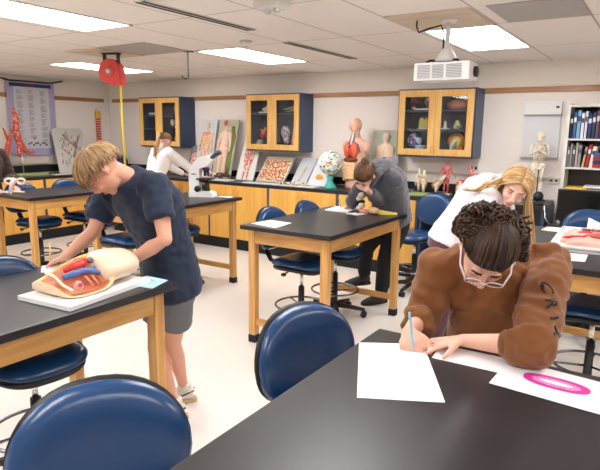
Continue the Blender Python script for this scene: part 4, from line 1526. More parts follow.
m.tube([RP(.5, .1), RP(.5, .3), RP(.5, .6), RP(.5, .8), RP(.5, .92)], [(.12, .03), (.13, .04), (.14, .04), (.12, .03), (.04, .02)], 16, side=ex)
m.tube([RP(.15, .2), RP(.14, .5), RP(.22, .8)], [.02, .028, .03], 8)
m.tube([RP(.85, .2), RP(.86, .5), RP(.78, .8)], [.02, .028, .03], 8)
fused('torso_relief', m, .008, mat('relief_skin', srgb(240, 190, 176), .45, var=.08), t, 3)
m = MB()
m.ell(RP(.42, .5, .035), (.05, .03, .012)); m.ell(RP(.6, .46, .03), (.035, .04, .014)); m.tube([RP(.12, .28, .02), RP(.25, .3, .03), RP(.42, .26, .04), RP(.5, .45, .035), RP(.6, .46, .03)], .009, 8)
fused('red_organs', m, .006, mat('relief_red', srgb(214, 54, 60), .4), t, 1)
m = MB(); m.ell(RP(.6, .3, .045), (.045, .04, .016))
m.build('stomach', mat('relief_rose', srgb(196, 90, 90), .4), t)
m = MB(); m.tube([RP(.35, .6, .045), RP(.5, .5, .055), RP(.6, .6, .045)], .008, 8)
m.build('dark_organs', speckle('relief_dark_mix', srgb(130, 50, 60), [srgb(230, 190, 180)], 60, .4), t)

# ================================================================== abdomen model on the left table
t = thing('anatomy_tray', 'white board under the open abdomen model', 'board', (-1.98, 1.45, T))
MB().prism([(-2.137, 1.195, T + .001), (-1.834, 1.224, T + .001), (-1.905, 1.69, T + .001), (-2.19, 1.66, T + .001)], (0, 0, .018)).build('board', M_white, t)
zb = T + .0195
o = V((-2.04, 1.455, zb))
al = V((-.10, 1, 0)).normalized()    # body axis toward the student
ac = V((1, .10, 0)).normalized()     # across, toward the right edge


def AP(a, c, z):
    return o + al * a + ac * c + V((0, 0, z))


t = thing('abdomen_model', 'open abdomen model with red and blue vessels inside, on a white board', 'anatomy model', tuple(o))
# rim contour in (a along, c across, z): the cut faces up and toward the camera
rim = [(-.185, -.075, .052), (-.195, -.02, .050), (-.20, .05, .040), (-.185, .10, .012), (-.14, .125, .006), (-.06, .135, .008), (.0, .13, .02), (.045, .115, .05), (.075, .085, .088),
       (.09, .04, .115), (.08, -.01, .125), (.03, -.05, .125), (-.05, -.075, .100), (-.12, -.085, .070)]
NR = 56


def crv(pts, n):
    out = []
    L = len(pts)
    for i in range(n):
        f = i * L / n
        k = int(f); u = f - k
        p0, p1, p2, p3 = [V(pts[(k + j) % L]) for j in (-1, 0, 1, 2)]
        out.append(.5 * ((2 * p1) + (p2 - p0) * u + (2 * p0 - 5 * p1 + 4 * p2 - p3) * u * u + (3 * p1 - p0 - 3 * p2 + p3) * u ** 3))
    return out


R0 = crv(rim, NR)
cen = sum((V(p) for p in R0), V()) / NR
dep = V((0, -.35, -1)).normalized()     # into the cavity


def ring(f, dpt):
    return [cen + (p - cen) * f + dep * dpt for p in R0]


m = MB()
# outer shell: rim down to a rounded underside
def under(p, k):
    q = V(p)
    tgt = V((q.x * .98, (q.y) * .9 - .02, .0))
    r = q.lerp(tgt, k)
    r.z = max(.001, r.z)
    return r


rings3 = [R0, [V((p.x * 1.02, p.y + (-.035 if p.y < .03 else .004), max(.004, p.z * .72))) for p in R0], [V((p.x * 1.0, p.y * .95 + (-.045 if p.y < .03 else -.005), max(.002, p.z * .3))) for p in R0], [V((p.x * .9, p.y * .8 - .03, .001)) for p in R0]]
m.cur = 0
m.loft([[AP(*p) for p in r] for r in rings3], cap=False)
m.add([AP(*p) for p in rings3[-1]], [list(range(NR))])
m.cur = 1
m.loft([[AP(*p) for p in r] for r in (R0, ring(.965, -.001), ring(.93, .004))], cap=False)
m.cur = 2
m.loft([[AP(*p) for p in r] for r in (ring(.93, .004), ring(.88, .014), ring(.78, .03))], cap=False)
m.cur = 3
m.loft([[AP(*(V(p) if p[2] > .006 else V((p[0], p[1], .006)))) for p in r] for r in (ring(.78, .03), ring(.6, .045), ring(.35, .05), ring(.08, .05))], cap=False)
m.build('body_wall', [M_peach, M_yellow, mat('muscle_layer', srgb(226, 160, 132), .4, var=.1, vscale=30), mat('cavity_pink', srgb(222, 136, 104), .4, var=.12, vscale=18)], t)
# closed thigh end
m = MB()
m.tube([AP(.02, -.005, .05), AP(.06, 0, .064), AP(.11, 0, .068), AP(.16, 0, .068), AP(.195, 0, .066), AP(.218, 0, .06), AP(.226, 0, .058)], [(.11, .048), (.128, .066), (.13, .068), (.128, .067), (.115, .062), (.085, .046), (.04, .022)], 30, side=ac)
m.build('belly_end', M_peach, t)
m = MB(); m.tube([AP(-.12, .0, .088), AP(-.08, .012, .098), AP(-.035, .012, .104), AP(.0, .0, .112)], [.012, .022, .022, .012], 12); m.tube([AP(-.05, .01, .10), AP(-.03, -.03, .108), AP(-.01, -.045, .112)], [.018, .014, .008], 10)
fused('artery', m, .005, mat('artery_red', srgb(210, 52, 40), .3), t, 2)
m = MB(); m.tube([AP(-.15, .03, .07), AP(-.11, .042, .078), AP(-.06, .04, .082), AP(-.02, .055, .076), AP(.005, .075, .062)], [.013, .017, .015, .014, .008], 12)
m.tube([AP(-.03, .05, .078), AP(.01, .04, .088), AP(.03, .045, .085)], [.012, .009, .006], 10)
fused('vein', m, .005, M_blue, t, 2)
m = MB(); m.ell(AP(-.125, .088, .038), (.020, .020, .022)); m.build('organ_bulb', mat('bulb_rose', srgb(222, 170, 160), .3), t)
m = MB(); m.ell(AP(-.128, .100, .045), (.010, .010, .011)); m.build('organ_core', mat('core_magenta', srgb(200, 40, 90), .3), t)
m = MB(); m.ell(AP(.005, .015, .112), (.015, .014, .013)); m.build('grey_gland', mat('gland_grey', srgb(110, 110, 120), .25), t)
m = MB()
m.tube([AP(-.165, -.05, .085), AP(-.165, .0, .075), AP(-.17, .05, .048), AP(-.155, .09, .026)], [.008, .006, .006, .008], 8)
m.build('bone_section', M_bone, t)
m = MB(); m.tube([AP(.07, .06, .092), AP(.05, .09, .062), AP(.02, .115, .03)], [.006, .005, .005], 8)
m.build('bone_section', M_bone, t)
m = MB()
for k in range(5):
    m.tube([AP(-.06 + k * .03, .02 + .004 * k, .07), AP(-.055 + k * .03, .06, .052), AP(-.06 + k * .028, .10, .028)], [.006, .007, .003], 6)
m.build('muscle_fold', mat('fold_salmon', srgb(224, 146, 118), .4), t)

# ================================================================== small things on the centre table
c0 = V((-2.02, 4.26, T))
t = thing('joint_model', 'peach joint model with pink and yellow ends lying on the centre table', 'bone model', tuple(c0))
dx = V((.96, .28, 0))
m = MB(); m.ell(c0 + V((0, 0, .032)), (.052, .034, .031)); m.build('ball', mat('ball_peach', srgb(240, 196, 154), .45), t)
m = MB(); m.tube([c0 - dx * .045 + V((0, 0, .025)), c0 - dx * .09 + V((0, 0, .02)), c0 - dx * .12 + V((0, 0, .022))], [.016, .014, .02], 10); m.build('pink_end', mat('end_pink', srgb(240, 160, 160), .45), t)
m = MB(); m.tube([c0 + dx * .04 + V((0, 0, .022)), c0 + dx * .10 + V((0, 0, .012)), c0 + dx * .2 + V((0, 0, .012))], [(.02, .016), (.022, .01), (.01, .008)], 10); m.build('yellow_end', mat('end_yellow', srgb(240, 214, 110), .45), t)
c0 = WZ(362, 213, T); c0 = WZ(361, 213, T)
t = thing('foot_bones_model', 'upright white, pink and black jointed model in front of the grey hoodie', 'bone model', tuple(c0))
m = MB(); m.ell(c0 + V((0, 0, .15)), (.035, .028, .032)); m.ell(c0 + V((-.02, 0, .125)), (.03, .024, .026)); m.ell(c0 + V((.01, -.01, .07)), (.032, .026, .024)); m.ell(c0 + V((-.02, .0, .045)), (.028, .022, .02)); m.build('bones', M_bone, t)
m = MB(); m.ell(c0 + V((-.035, 0, .17)), (.014, .014, .012)); m.ell(c0 + V((-.01, -.02, .14)), (.012, .012, .012)); m.build('pink_pieces', mat('end_pink', srgb(240, 160, 160), .45), t)
m = MB(); m.cyl(c0, c0 + V((0, 0, .012)), .045); m.cyl(c0, c0 + V((0, 0, .12)), .01); m.ell(c0 + V((0, 0, .1)), (.036, .026, .016)); m.ell(c0 + V((-.03, -.01, .085)), (.02, .02, .012)); m.build('black_stand', M_black, t)
# pink bone loop model on far left table
c0 = WZ(15, 194, T); c0 = V((-5.98, 3.30, T)); c0 = WZ(16, 193, T); c0 = V((c0.x, c0.y, T))
t = thing('pelvis_bone_model', 'pale pink looped bone model on the far left table', 'bone model', tuple(c0))
rr_ = V((.84, .54, 0))
m = MB()
for s_ in (-1, 1):
    cc = c0 + rr_ * (s_ * .065) + V((0, 0, .125))
    m.tube([cc + rr_ * (.045 * math.cos(a)) + V((0, 0, .028 * math.sin(a))) for a in [2 * PI * k / 14 for k in range(14)]], .012, 8, closed=True)
m.tube([c0 + V((0, 0, .15)), c0 + V((0, 0, .10)) - rr_ * .03, c0 + V((0, 0, .0)) - rr_ * .06], [.03, .028, .022], 10)
m.build('bone_loops', mat('bone_pink', srgb(244, 216, 206), .5), t)
c0 = c0 + rr_ * .05
tag(MB().tube([c0 + V((-.08, -.05, .015)), c0 + V((0, -.05, .02)), c0 + V((.08, 0, .015))], [.01, .014, .01], 8).build('bone_piece', M_bone), 'small cream bone lying before the pink looped model', 'bone model')
# ================================================================== people
def skinmat(name, c):
    return mat(name, c, .5, sss=.12, var=.05, vscale=14, bump=.04, bscale=180)


def head_solids(mb, C, F, U, s=1.0):
    F = F.normalized(); U = (U - F * U.dot(F)).normalized(); S = F.cross(U).normalized()   # S: person's right... sign irrelevant
    R = Matrix((F, S, U)).transposed()

    def P(f, l, u):
        return C + (F * f + S * l + U * u) * s
    e = lambda c, r: mb.ell(c, tuple(q * s for q in r), R, 18, 12)
    e(P(-.012, 0, .025), (.092, .072, .082))
    e(P(.022, 0, -.02), (.066, .060, .078))
    e(P(.030, 0, -.062), (.050, .050, .040))
    e(P(.066, 0, -.090), (.022, .026, .018))
    mb.tube([P(.080, 0, .018), P(.097, 0, -.008), P(.110, 0, -.030)], [.008 * s, .010 * s, .013 * s], 10)
    for k in (-1, 1):
        e(P(.098, k * .011, -.036), (.010, .009, .008))
        e(P(.068, k * .034, -.028), (.018, .020, .018))
        e(P(.078, k * .030, .022), (.012, .022, .008))
        mb.tube([P(-.006, k * .070, .012), P(-.010, k * .080, .018), P(-.016, k * .080, -.002), P(-.006, k * .074, -.030)], [(.012 * s, .007 * s), (.014 * s, .008 * s), (.013 * s, .007 * s), (.008 * s, .007 * s)], 8, side=F)
    e(P(.086, 0, -.058), (.010, .022, .006))
    e(P(.084, 0, -.068), (.010, .019, .006))
    return P, F, S, U


def face_parts(body, P, F, S, U, s, browc, lipc, open_eye=False):
    R = Matrix((F, S, U)).transposed()
    for k in (-1, 1):
        m = MB(); m.ell(P(.078, k * .032, .004), (.009 * s, .011 * s, .0085 * s), R); m.build('eye', mat('eye_white', srgb(232, 226, 222), .25), body)
        m = MB(); m.ell(P(.0852, k * .031, .0005), (.003 * s, .005 * s, .005 * s), R, 10, 6); m.build('iris', mat('iris_dark', srgb(60, 44, 36), .2), body)
        m = MB(); m.ell(P(.0795, k * .032, .0055), (.011 * s, .0145 * s, .0095 * s), R); m.build('eyelid', mat('eyelid', srgb(206, 150, 130), .5), body)
        m = MB(); m.tube([P(.088, k * .014, .024), P(.088, k * .032, .031), P(.078, k * .048, .026)], [.003 * s, .004 * s, .002 * s], 6); m.build('eyebrow', browc, body)
    m = MB(); m.ell(P(.093, 0, -.060), (.006 * s, .020 * s, .0045 * s), R); m.ell(P(.091, 0, -.067), (.006 * s, .017 * s, .005 * s), R); m.build('lips', lipc, body)


def hand_solids(mb, wr, d, n, thumb_side, s=1.0, curl=(.35, .4, .45, .5), spread=.1, tcurl=.5, palm=.078, kn=None):
    """wr wrist, d hand direction, n direction the palm faces, thumb_side: unit sideways vector toward thumb"""
    d = d.normalized(); n = (n - d * n.dot(d)).normalized()
    t = d.cross(n).normalized()
    if t.dot(thumb_side) < 0:
        t = -t
    L = [.072, .080, .075, .060]
    off = [.030, .010, -.011, -.031]
    mb.tube([wr - d * .01, wr + d * .02 * s, wr + d * .055 * s, wr + d * palm * s], [(.026 * s, .018 * s), (.032 * s, .016 * s), (.040 * s, .014 * s), (.038 * s, .011 * s)], 14, side=t)
    for i in range(4):
        b = wr + d * (palm - .006 - abs(off[i]) * .12) * s + t * off[i] * s
        dd = (d + t * (off[i] * spread / .03)).normalized()
        pts = [b - dd * .02 * s, b]
        ang = 0
        c = curl[i]
        for frac, k in ((.46, .9), (.3, 1.2), (.24, .8)):
            ang += c * k
            v = dd * math.cos(ang) + n * math.sin(ang)
            pts.append(pts[-1] + v * L[i] * frac * s)
        mb.tube(pts, [.010 * s, .0098 * s, .0088 * s, .0078 * s, .0062 * s], 10)
        mb.ell(pts[-1], .0064 * s, None, 8, 6)
    b = wr + d * .018 * s + t * .026 * s
    v1 = (d * .65 + t * .75 + n * .15).normalized()
    v2 = (v1 * math.cos(tcurl) + (n * .4 - t * .5 + d * .6).normalized() * math.sin(tcurl)).normalized()
    v3 = (v2 + (d * .6 - t * .6 + n * .4) * tcurl * .6).normalized()
    pts = [b - v1 * .012 * s, b + v1 * .02 * s, b + v1 * .04 * s]
    pts.append(pts[-1] + v2 * .03 * s)
    pts.append(pts[-1] + v3 * .024 * s)
    mb.tube(pts, [.013 * s, .014 * s, .0115 * s, .0095 * s, .0072 * s], 10)
    mb.ell(pts[-1], .0075 * s, None, 8, 6)
    return t


def torso_rings(J, g=0.0, w=1.0):
    """points, radii, side for the trunk"""
    hs = (J['hipL'] - J['hipR']).normalized()
    ss = (J['shL'] - J['shR']).normalized()
    return hs, ss


def trunk(mb, J, g=0.0, w=1.0, d=1.0, low=-.06, up=True):
    hs, ss = torso_rings(J)
    P0, P1, P2, P3 = J['pelvis'], J['waist'], J['chest'], J['neck']
    ax = (P1 - P0).normalized()
    pts = [P0 + ax * low, P0, P0.lerp(P1, .55), P1.lerp(P2, .25), P1.lerp(P2, .75), P2, P2.lerp(P3, .45), P2.lerp(P3, .8)]
    rad = [(.155, .105), (.168, .118), (.150, .108), (.132, .098), (.150, .108), (.160, .112), (.150, .098), (.095, .07)]
    if up:
        pts.append(P3); rad.append((.058, .055))
    rings = []
    n = len(pts)
    seg = 24
    for i, p in enumerate(pts):
        t = (pts[min(i + 1, n - 1)] - pts[max(i - 1, 0)]).normalized()
        sd = hs.lerp(ss, i / (n - 1)).normalized()
        a, b = basis(t, sd)
        ra, rb = rad[i]
        ra = ra * w + g; rb = rb * d + g
        ring = []
        for k in range(seg):
            c, s_ = math.cos(2 * PI * k / seg), math.sin(2 * PI * k / seg)
            ring.append(p + a * ra * math.copysign(abs(c) ** .85, c) + b * rb * math.copysign(abs(s_) ** .85, s_))
        rings.append(ring)
    mb.loft(rings)


def limb(mb, pts, rad, seg=14):
    """smoothly bent limb with rounded joints"""
    mb.tube(pts, rad, seg)
    for p, r in zip(pts[1:-1], rad[1:-1]):
        mb.ell(p, r * .99, None, 14, 10)


def arm_solids(mb, J, k, g=0, s=1.0, upto=1.0):
    sh, el, wr = J['sh' + k], J['el' + k], J['wr' + k]
    limb(mb, [sh, sh.lerp(el, .5), el, el.lerp(wr, .35), wr], [(.050 + g) * s, (.045 + g) * s, (.038 + g) * s, (.040 + g) * s, (.026 + g) * s])
    mb.ell(sh, (.055 + g) * s, None, 14, 10)


def leg_solids(mb, J, k, g=0, s=1.0):
    h, kn, an = J['hip' + k], J['kn' + k], J['an' + k]
    limb(mb, [h, h.lerp(kn, .5), kn, kn.lerp(an, .3), kn.lerp(an, .7), an], [(.090 + g) * s, (.075 + g) * s, (.055 + g) * s, (.056 + g) * s, (.040 + g) * s, (.034 + g) * s])


def foot_solids(mb, an, toe, g=0):
    d = (toe - an); d.z = 0; d.normalize()
    heel = V((an.x, an.y, an.z - .05)) - d * .035
    mb.tube([heel, V((an.x, an.y, an.z - .045)) + d * .03, V((an.x, an.y, an.z - .055)) + d * .12, V((an.x, an.y, an.z - .06)) + d * .18],
            [(.034 + g, .032 + g), (.038 + g, .038 + g), (.044 + g, .026 + g), (.030 + g, .018 + g)], 14, side=V((-d.y, d.x, 0)))
    mb.tube([an + V((0, 0, .03)), an + V((0, 0, -.04))], .032 + g, 12)


def shoe(parent, an, toe, upper, sole, flr):
    d = (toe - an); d.z = 0; d.normalize(); sd = V((-d.y, d.x, 0))
    b = V((an.x, an.y, flr))
    m = MB()
    m.tube([b - d * .055 + V((0, 0, .05)), b + d * .0 + V((0, 0, .058)), b + d * .07 + V((0, 0, .048)), b + d * .14 + V((0, 0, .036)), b + d * .195 + V((0, 0, .028))],
           [(.036, .036), (.042, .045), (.045, .034), (.046, .024), (.032, .014)], 16, side=sd)
    m.tube([b + V((0, 0, .05)), b + V((0, 0, .105))], [.042, .040], 14)
    sh = fused('shoe', m, .008, upper, parent, 3)
    m = MB()
    poly = []
    for k in range(28):
        a = 2 * PI * k / 28
        f = math.cos(a); l = math.sin(a)
        poly.append(b + d * (.07 + .145 * f) + sd * (.047 * math.copysign(abs(l) ** .7, l) * (1 + .1 * f)) + V((0, 0, .001)))
    m.prism(poly, (0, 0, .024))
    m.build('sole', sole, sh)
    return sh


def folds(a=.006, f=14, seed=0, f2=34, b=.35):
    return lambda c: a * noise.noise(V((c.x, c.y, c.z * .6)) * f + V((seed, 0, 0))) + a * b * noise.noise(c * f2 + V((0, seed, 0)))


def creases(a=.008, f=11, seed=0):
    """ridged wrinkles"""
    def g(c):
        n = noise.noise(V((c.x * f, c.y * f, c.z * f * 1.5)) + V((seed, seed, 0)))
        n2 = noise.noise(c * f * 2.3 + V((seed * 2, 0, 0)))
        return a * ((1 - abs(n) * 2.2) * .6 + n2 * .5)
    return g


HM = {}


def hairmat(name, c, c2):
    if name in MATS:
        return MATS[name]
    m = mat(name, c, .42, spec=.4)
    nt = m.node_tree
    g = nt.nodes.new('ShaderNodeNewGeometry')
    mx = nt.nodes.new('ShaderNodeMix'); mx.data_type = 'RGBA'
    mx.inputs[6].default_value = c; mx.inputs[7].default_value = c2
    nt.links.new(g.outputs['Random Per Island'], mx.inputs[0])
    nt.links.new(mx.outputs[2], nt.nodes['Principled BSDF'].inputs['Base Color'])
    return m


class Head:
    def __init__(s, C, F, U, k=1.0):
        s.C, s.k = C, k
        s.F = F.normalized(); s.U = (U - s.F * U.dot(s.F)).normalized(); s.S = s.F.cross(s.U).normalized()

    def E(s, d, h=1.0):
        """point on the hair ellipsoid for direction (f,s,u)"""
        d = V(d).normalized()
        c = s.C + (s.F * -.010 + s.U * .022) * s.k
        return c + (s.F * d.x * .098 + s.S * d.y * .079 + s.U * d.z * .090) * s.k * h

    def strand(s, mb, a, b, n=7, h0=1.0, h1=1.05, r=.004, tip=None, wig=.0, rng=random):
        a = V(a).normalized(); b = V(b).normalized()
        pts = []
        ph = rng.random() * 9
        for i in range(n):
            t = i / (n - 1)
            d = a.slerp(b, t) if a.angle(b) > 1e-3 else a
            hh = h0 + (h1 - h0) * t + .03 * math.sin(PI * t)
            p = s.E(d, hh)
            if wig:
                p += V((math.sin(t * 9 + ph), math.cos(t * 8 + ph * 2), math.sin(t * 7 + ph * 3))) * wig * t
            pts.append(p)
        if tip:
            pts += tip(pts[-1], (pts[-1] - pts[-2]).normalized())
        L = len(pts)
        rad = [(r * (1 if i < L * .6 else max(.12, 1 - (i / L - .6) * 2.1)), r * .55 * (1 if i < L * .6 else max(.15, 1 - (i / L - .6) * 2.1))) for i in range(L)]
        rad[0] = (r * .4, r * .4)
        mb.tube(pts, rad, 5)

    def cap(s, mb, limit, h=1.0, nu=36, nv=14, up=(0, 0, 1)):
        """closed scalp cap; limit(phi)->max polar angle from the head's up axis; phi=0 at the front"""
        rings = []
        for lay in (h, h - .1):
            rr = []
            for i in range(nv + 1):
                r = []
                for j in range(nu):
                    ph = 2 * PI * j / nu
                    th = max(.02, limit(ph) * i / nv)
                    r.append(s.E((math.sin(th) * math.cos(ph), math.sin(th) * math.sin(ph), math.cos(th)), lay))
                rr.append(r)
            rings += rr if lay == h else rr[::-1]
        mb.loft(rings)


def dirp(th, ph):
    return V((math.sin(th) * math.cos(ph), math.sin(th) * math.sin(ph), math.cos(th)))


def lp(ph, front, side, back):
    c = math.cos(ph)
    return side + (front - side) * c * c if c > 0 else side + (back - side) * c * c


# ------------------------------------------------------------------ student in the navy T-shirt
def build_boy():
    t = thing('person', 'person in a navy T-shirt and grey shorts bending over the abdomen model', 'person', (-2.15, 2.1, 0))
    sk = skinmat('skin_boy', srgb(226, 168, 142))
    J = dict(pelvis=W(171, 285, 2.98), waist=W(166, 250, 2.92), chest=W(150, 204, 2.82), neck=W(125, 177, 2.70), head=W(102, 170, 2.61))
    J['hipL'] = W(176, 292, 2.90); J['hipR'] = W(166, 290, 3.06)
    J['knL'] = W(178, 338, 2.92); J['knR'] = W(156, 336, 3.02)
    J['anL'] = W(181, 391, 2.98); J['anR'] = WZ(178, 402, .085)
    a = WZ(184, 388, .085); b = WZ(175, 405, .085)
    J['anL'], J['anR'] = a, b
    J['knL'] = (J['hipL'] + a) / 2 + V((-.03, -.03, .0)); J['knR'] = (J['hipR'] + b) / 2 + V((-.06, -.05, 0))
    J['shL'] = W(157, 187, 2.64); J['elL'] = W(165, 239, 2.60); J['wrL'] = WZ(129, 262, .965)
    J['shR'] = W(108, 196, 2.90); J['elR'] = W(93, 232, 2.86); J['wrR'] = WZ(65, 258, .960)
    F = cdir(-.45, -.80, .06); U = cdir(-.75, .50, -.50)
    body = MB()
    trunk(body, J, -.012)
    body.tube([J['chest'].lerp(J['neck'], .5), J['neck'], J['head'] - (U * .03) - F * .02], [.07, .056, .052], 14)
    P, Fn, S, Un = head_solids(body, J['head'], F, U)
    for k in 'LR':
        arm_solids(body, J, k, -.002)
        leg_solids(body, J, k, -.006)
        toe = J['an' + k] + V((-.75, -.66, 0)) * .2
        foot_solids(body, J['an' + k], toe, -.004)
    dR = (WZ(51, 262, .93) - J['wrR'])
    hand_solids(body, J['wrR'], dR + V((0, 0, -.0)), V((0, 0, -1)) + dR.normalized() * .2, V((.3, -1, 0)), .95, (.5, .6, .7, .75), .05, .7)
    dL = (WZ(108, 268, .945) - J['wrL'])
    hand_solids(body, J['wrL'], dL, V((0, 0, -1)), V((-1, .3, 0)), .95, (.15, .2, .2, .25), .25, .2)
    B = fused('body', body, .0065, sk, t, 5)
    face_parts(B, P, Fn, S, Un, 1, mat('brow_blond', srgb(140, 100, 66), .7), mat('lips_boy', srgb(200, 120, 110), .4))
    # shirt
    m = MB()
    Js = dict(J)
    trunk(m, Js, .012, 1.10, 1.18, -.04, True)
    for k, f in (('L', .62), ('R', .70)):
        sh, el = J['sh' + k], J['el' + k]
        e = sh.lerp(el, f)
        m.tube([sh.lerp(J['neck'], .35), sh, sh.lerp(el, f * .5), e], [.072, .073, .073, .072], 18)
        m.ell(sh, .072, None, 16, 12)
        m.tube([J['chest'].lerp(sh, .2), sh.lerp(el, .1)], [.10, .070], 14)
    m.tube([J['pelvis'].lerp(J['waist'], .8), J['pelvis'], J['pelvis'] + (J['pelvis'] - J['waist']) * .15], [(.17, .13), (.198, .155), (.198, .155)], 24, side=(J['hipL'] - J['hipR']))
    fused('t_shirt', m, .010, mat('navy_cotton', srgb(24, 38, 62), .85, sheen=.1, bump=.1, bscale=300), t, 4, lambda c: folds(.012, 7, 3)(c) + creases(.005, 12, 1)(c))
    # shorts
    m = MB()
    ax = (J['pelvis'] - J['waist']).normalized()
    m.tube([J['pelvis'] - ax * .06, J['pelvis'] + ax * .02, J['pelvis'] + ax * .08], [(.14, .10), (.152, .112), (.155, .115)], 24, side=(J['hipL'] - J['hipR']))
    for k in 'LR':
        h, kn = J['hip' + k], J['kn' + k]
        m.tube([h, h.lerp(kn, .3), h.lerp(kn, .56)], [.092, .098, .100], 18)
        m.ell(h, .094)
    fused('shorts', m, .010, mat('grey_marl', srgb(116, 118, 122), .9, var=.15, vscale=120), t, 3, folds(.008, 9, 5))
    up = mat('sneaker_white', srgb(226, 218, 206), .6); so = mat('sneaker_sole', srgb(200, 170, 140), .6)
    for k in 'LR':
        s = shoe(t, J['an' + k], J['an' + k] + V((-.75, -.66, 0)), up, so, 0)
        b = J['an' + k]; dd = V((-.75, -.66, 0)).normalized(); sd = V((-dd.y, dd.x, 0))
        m = MB()
        for sg in (-1, 1):
            m.tube([V((b.x, b.y, .075)) - dd * .06 + sd * sg * .02, V((b.x, b.y, .06)) + sd * sg * .045, V((b.x, b.y, .045)) + dd * .06 + sd * sg * .047], .005, 6)
        m.build('black_stripe', M_black, s)
        m = MB(); m.tube([V((b.x, b.y, .09)), V((b.x, b.y, .125))], [.043, .040], 14); m.build('sock', mat('sock_white', srgb(236, 234, 230), .8), t)
    # hair
    H = Head(J['head'], F, U, 1.0)
    hm = hairmat('hair_sandy', srgb(112, 80, 50), srgb(206, 172, 128))
    m = MB()
    H.cap(m, lambda p: lp(p, 1.30, 1.42, 2.1), 1.04)
    rg = random.Random(5)
    cr = dirp(.45, PI)
    for i in range(620):
        ph = rg.random() * 2 * PI
        lim = lp(ph, 1.52, 1.62, 2.2) * rg.uniform(.82, 1.06)
        lay = rg.random()
        a = cr.slerp(dirp(lim, ph), lay * .55)
        b = dirp(lim, ph + rg.uniform(-.12, .12))
        h1 = 1.10 + .12 * rg.random() + (.10 if math.cos(ph) > .2 else 0)
        H.strand(m, a, b, 7, 1.05 + .05 * lay, h1, rg.uniform(.003, .0055), None, .003, rg)
    m.build('hair', hm, t, 'short sandy blond hair')
    return J


JB = build_boy()
# pencil
a = WZ(50, 264, T + .004); b = W(50, 243, 3.02)
t = thing('pencil', 'yellow pencil upright in the hand at the abdomen model', 'pencil', tuple(a))
MB().tube([a + (b - a) * .1, b], [.0042, .0042], 6).build('barrel', mat('pencil_yellow', srgb(232, 190, 96), .5), t)
MB().tube([a, a + (b - a) * .1], [.0008, .0042], 6).build('tip', M_bone, t)

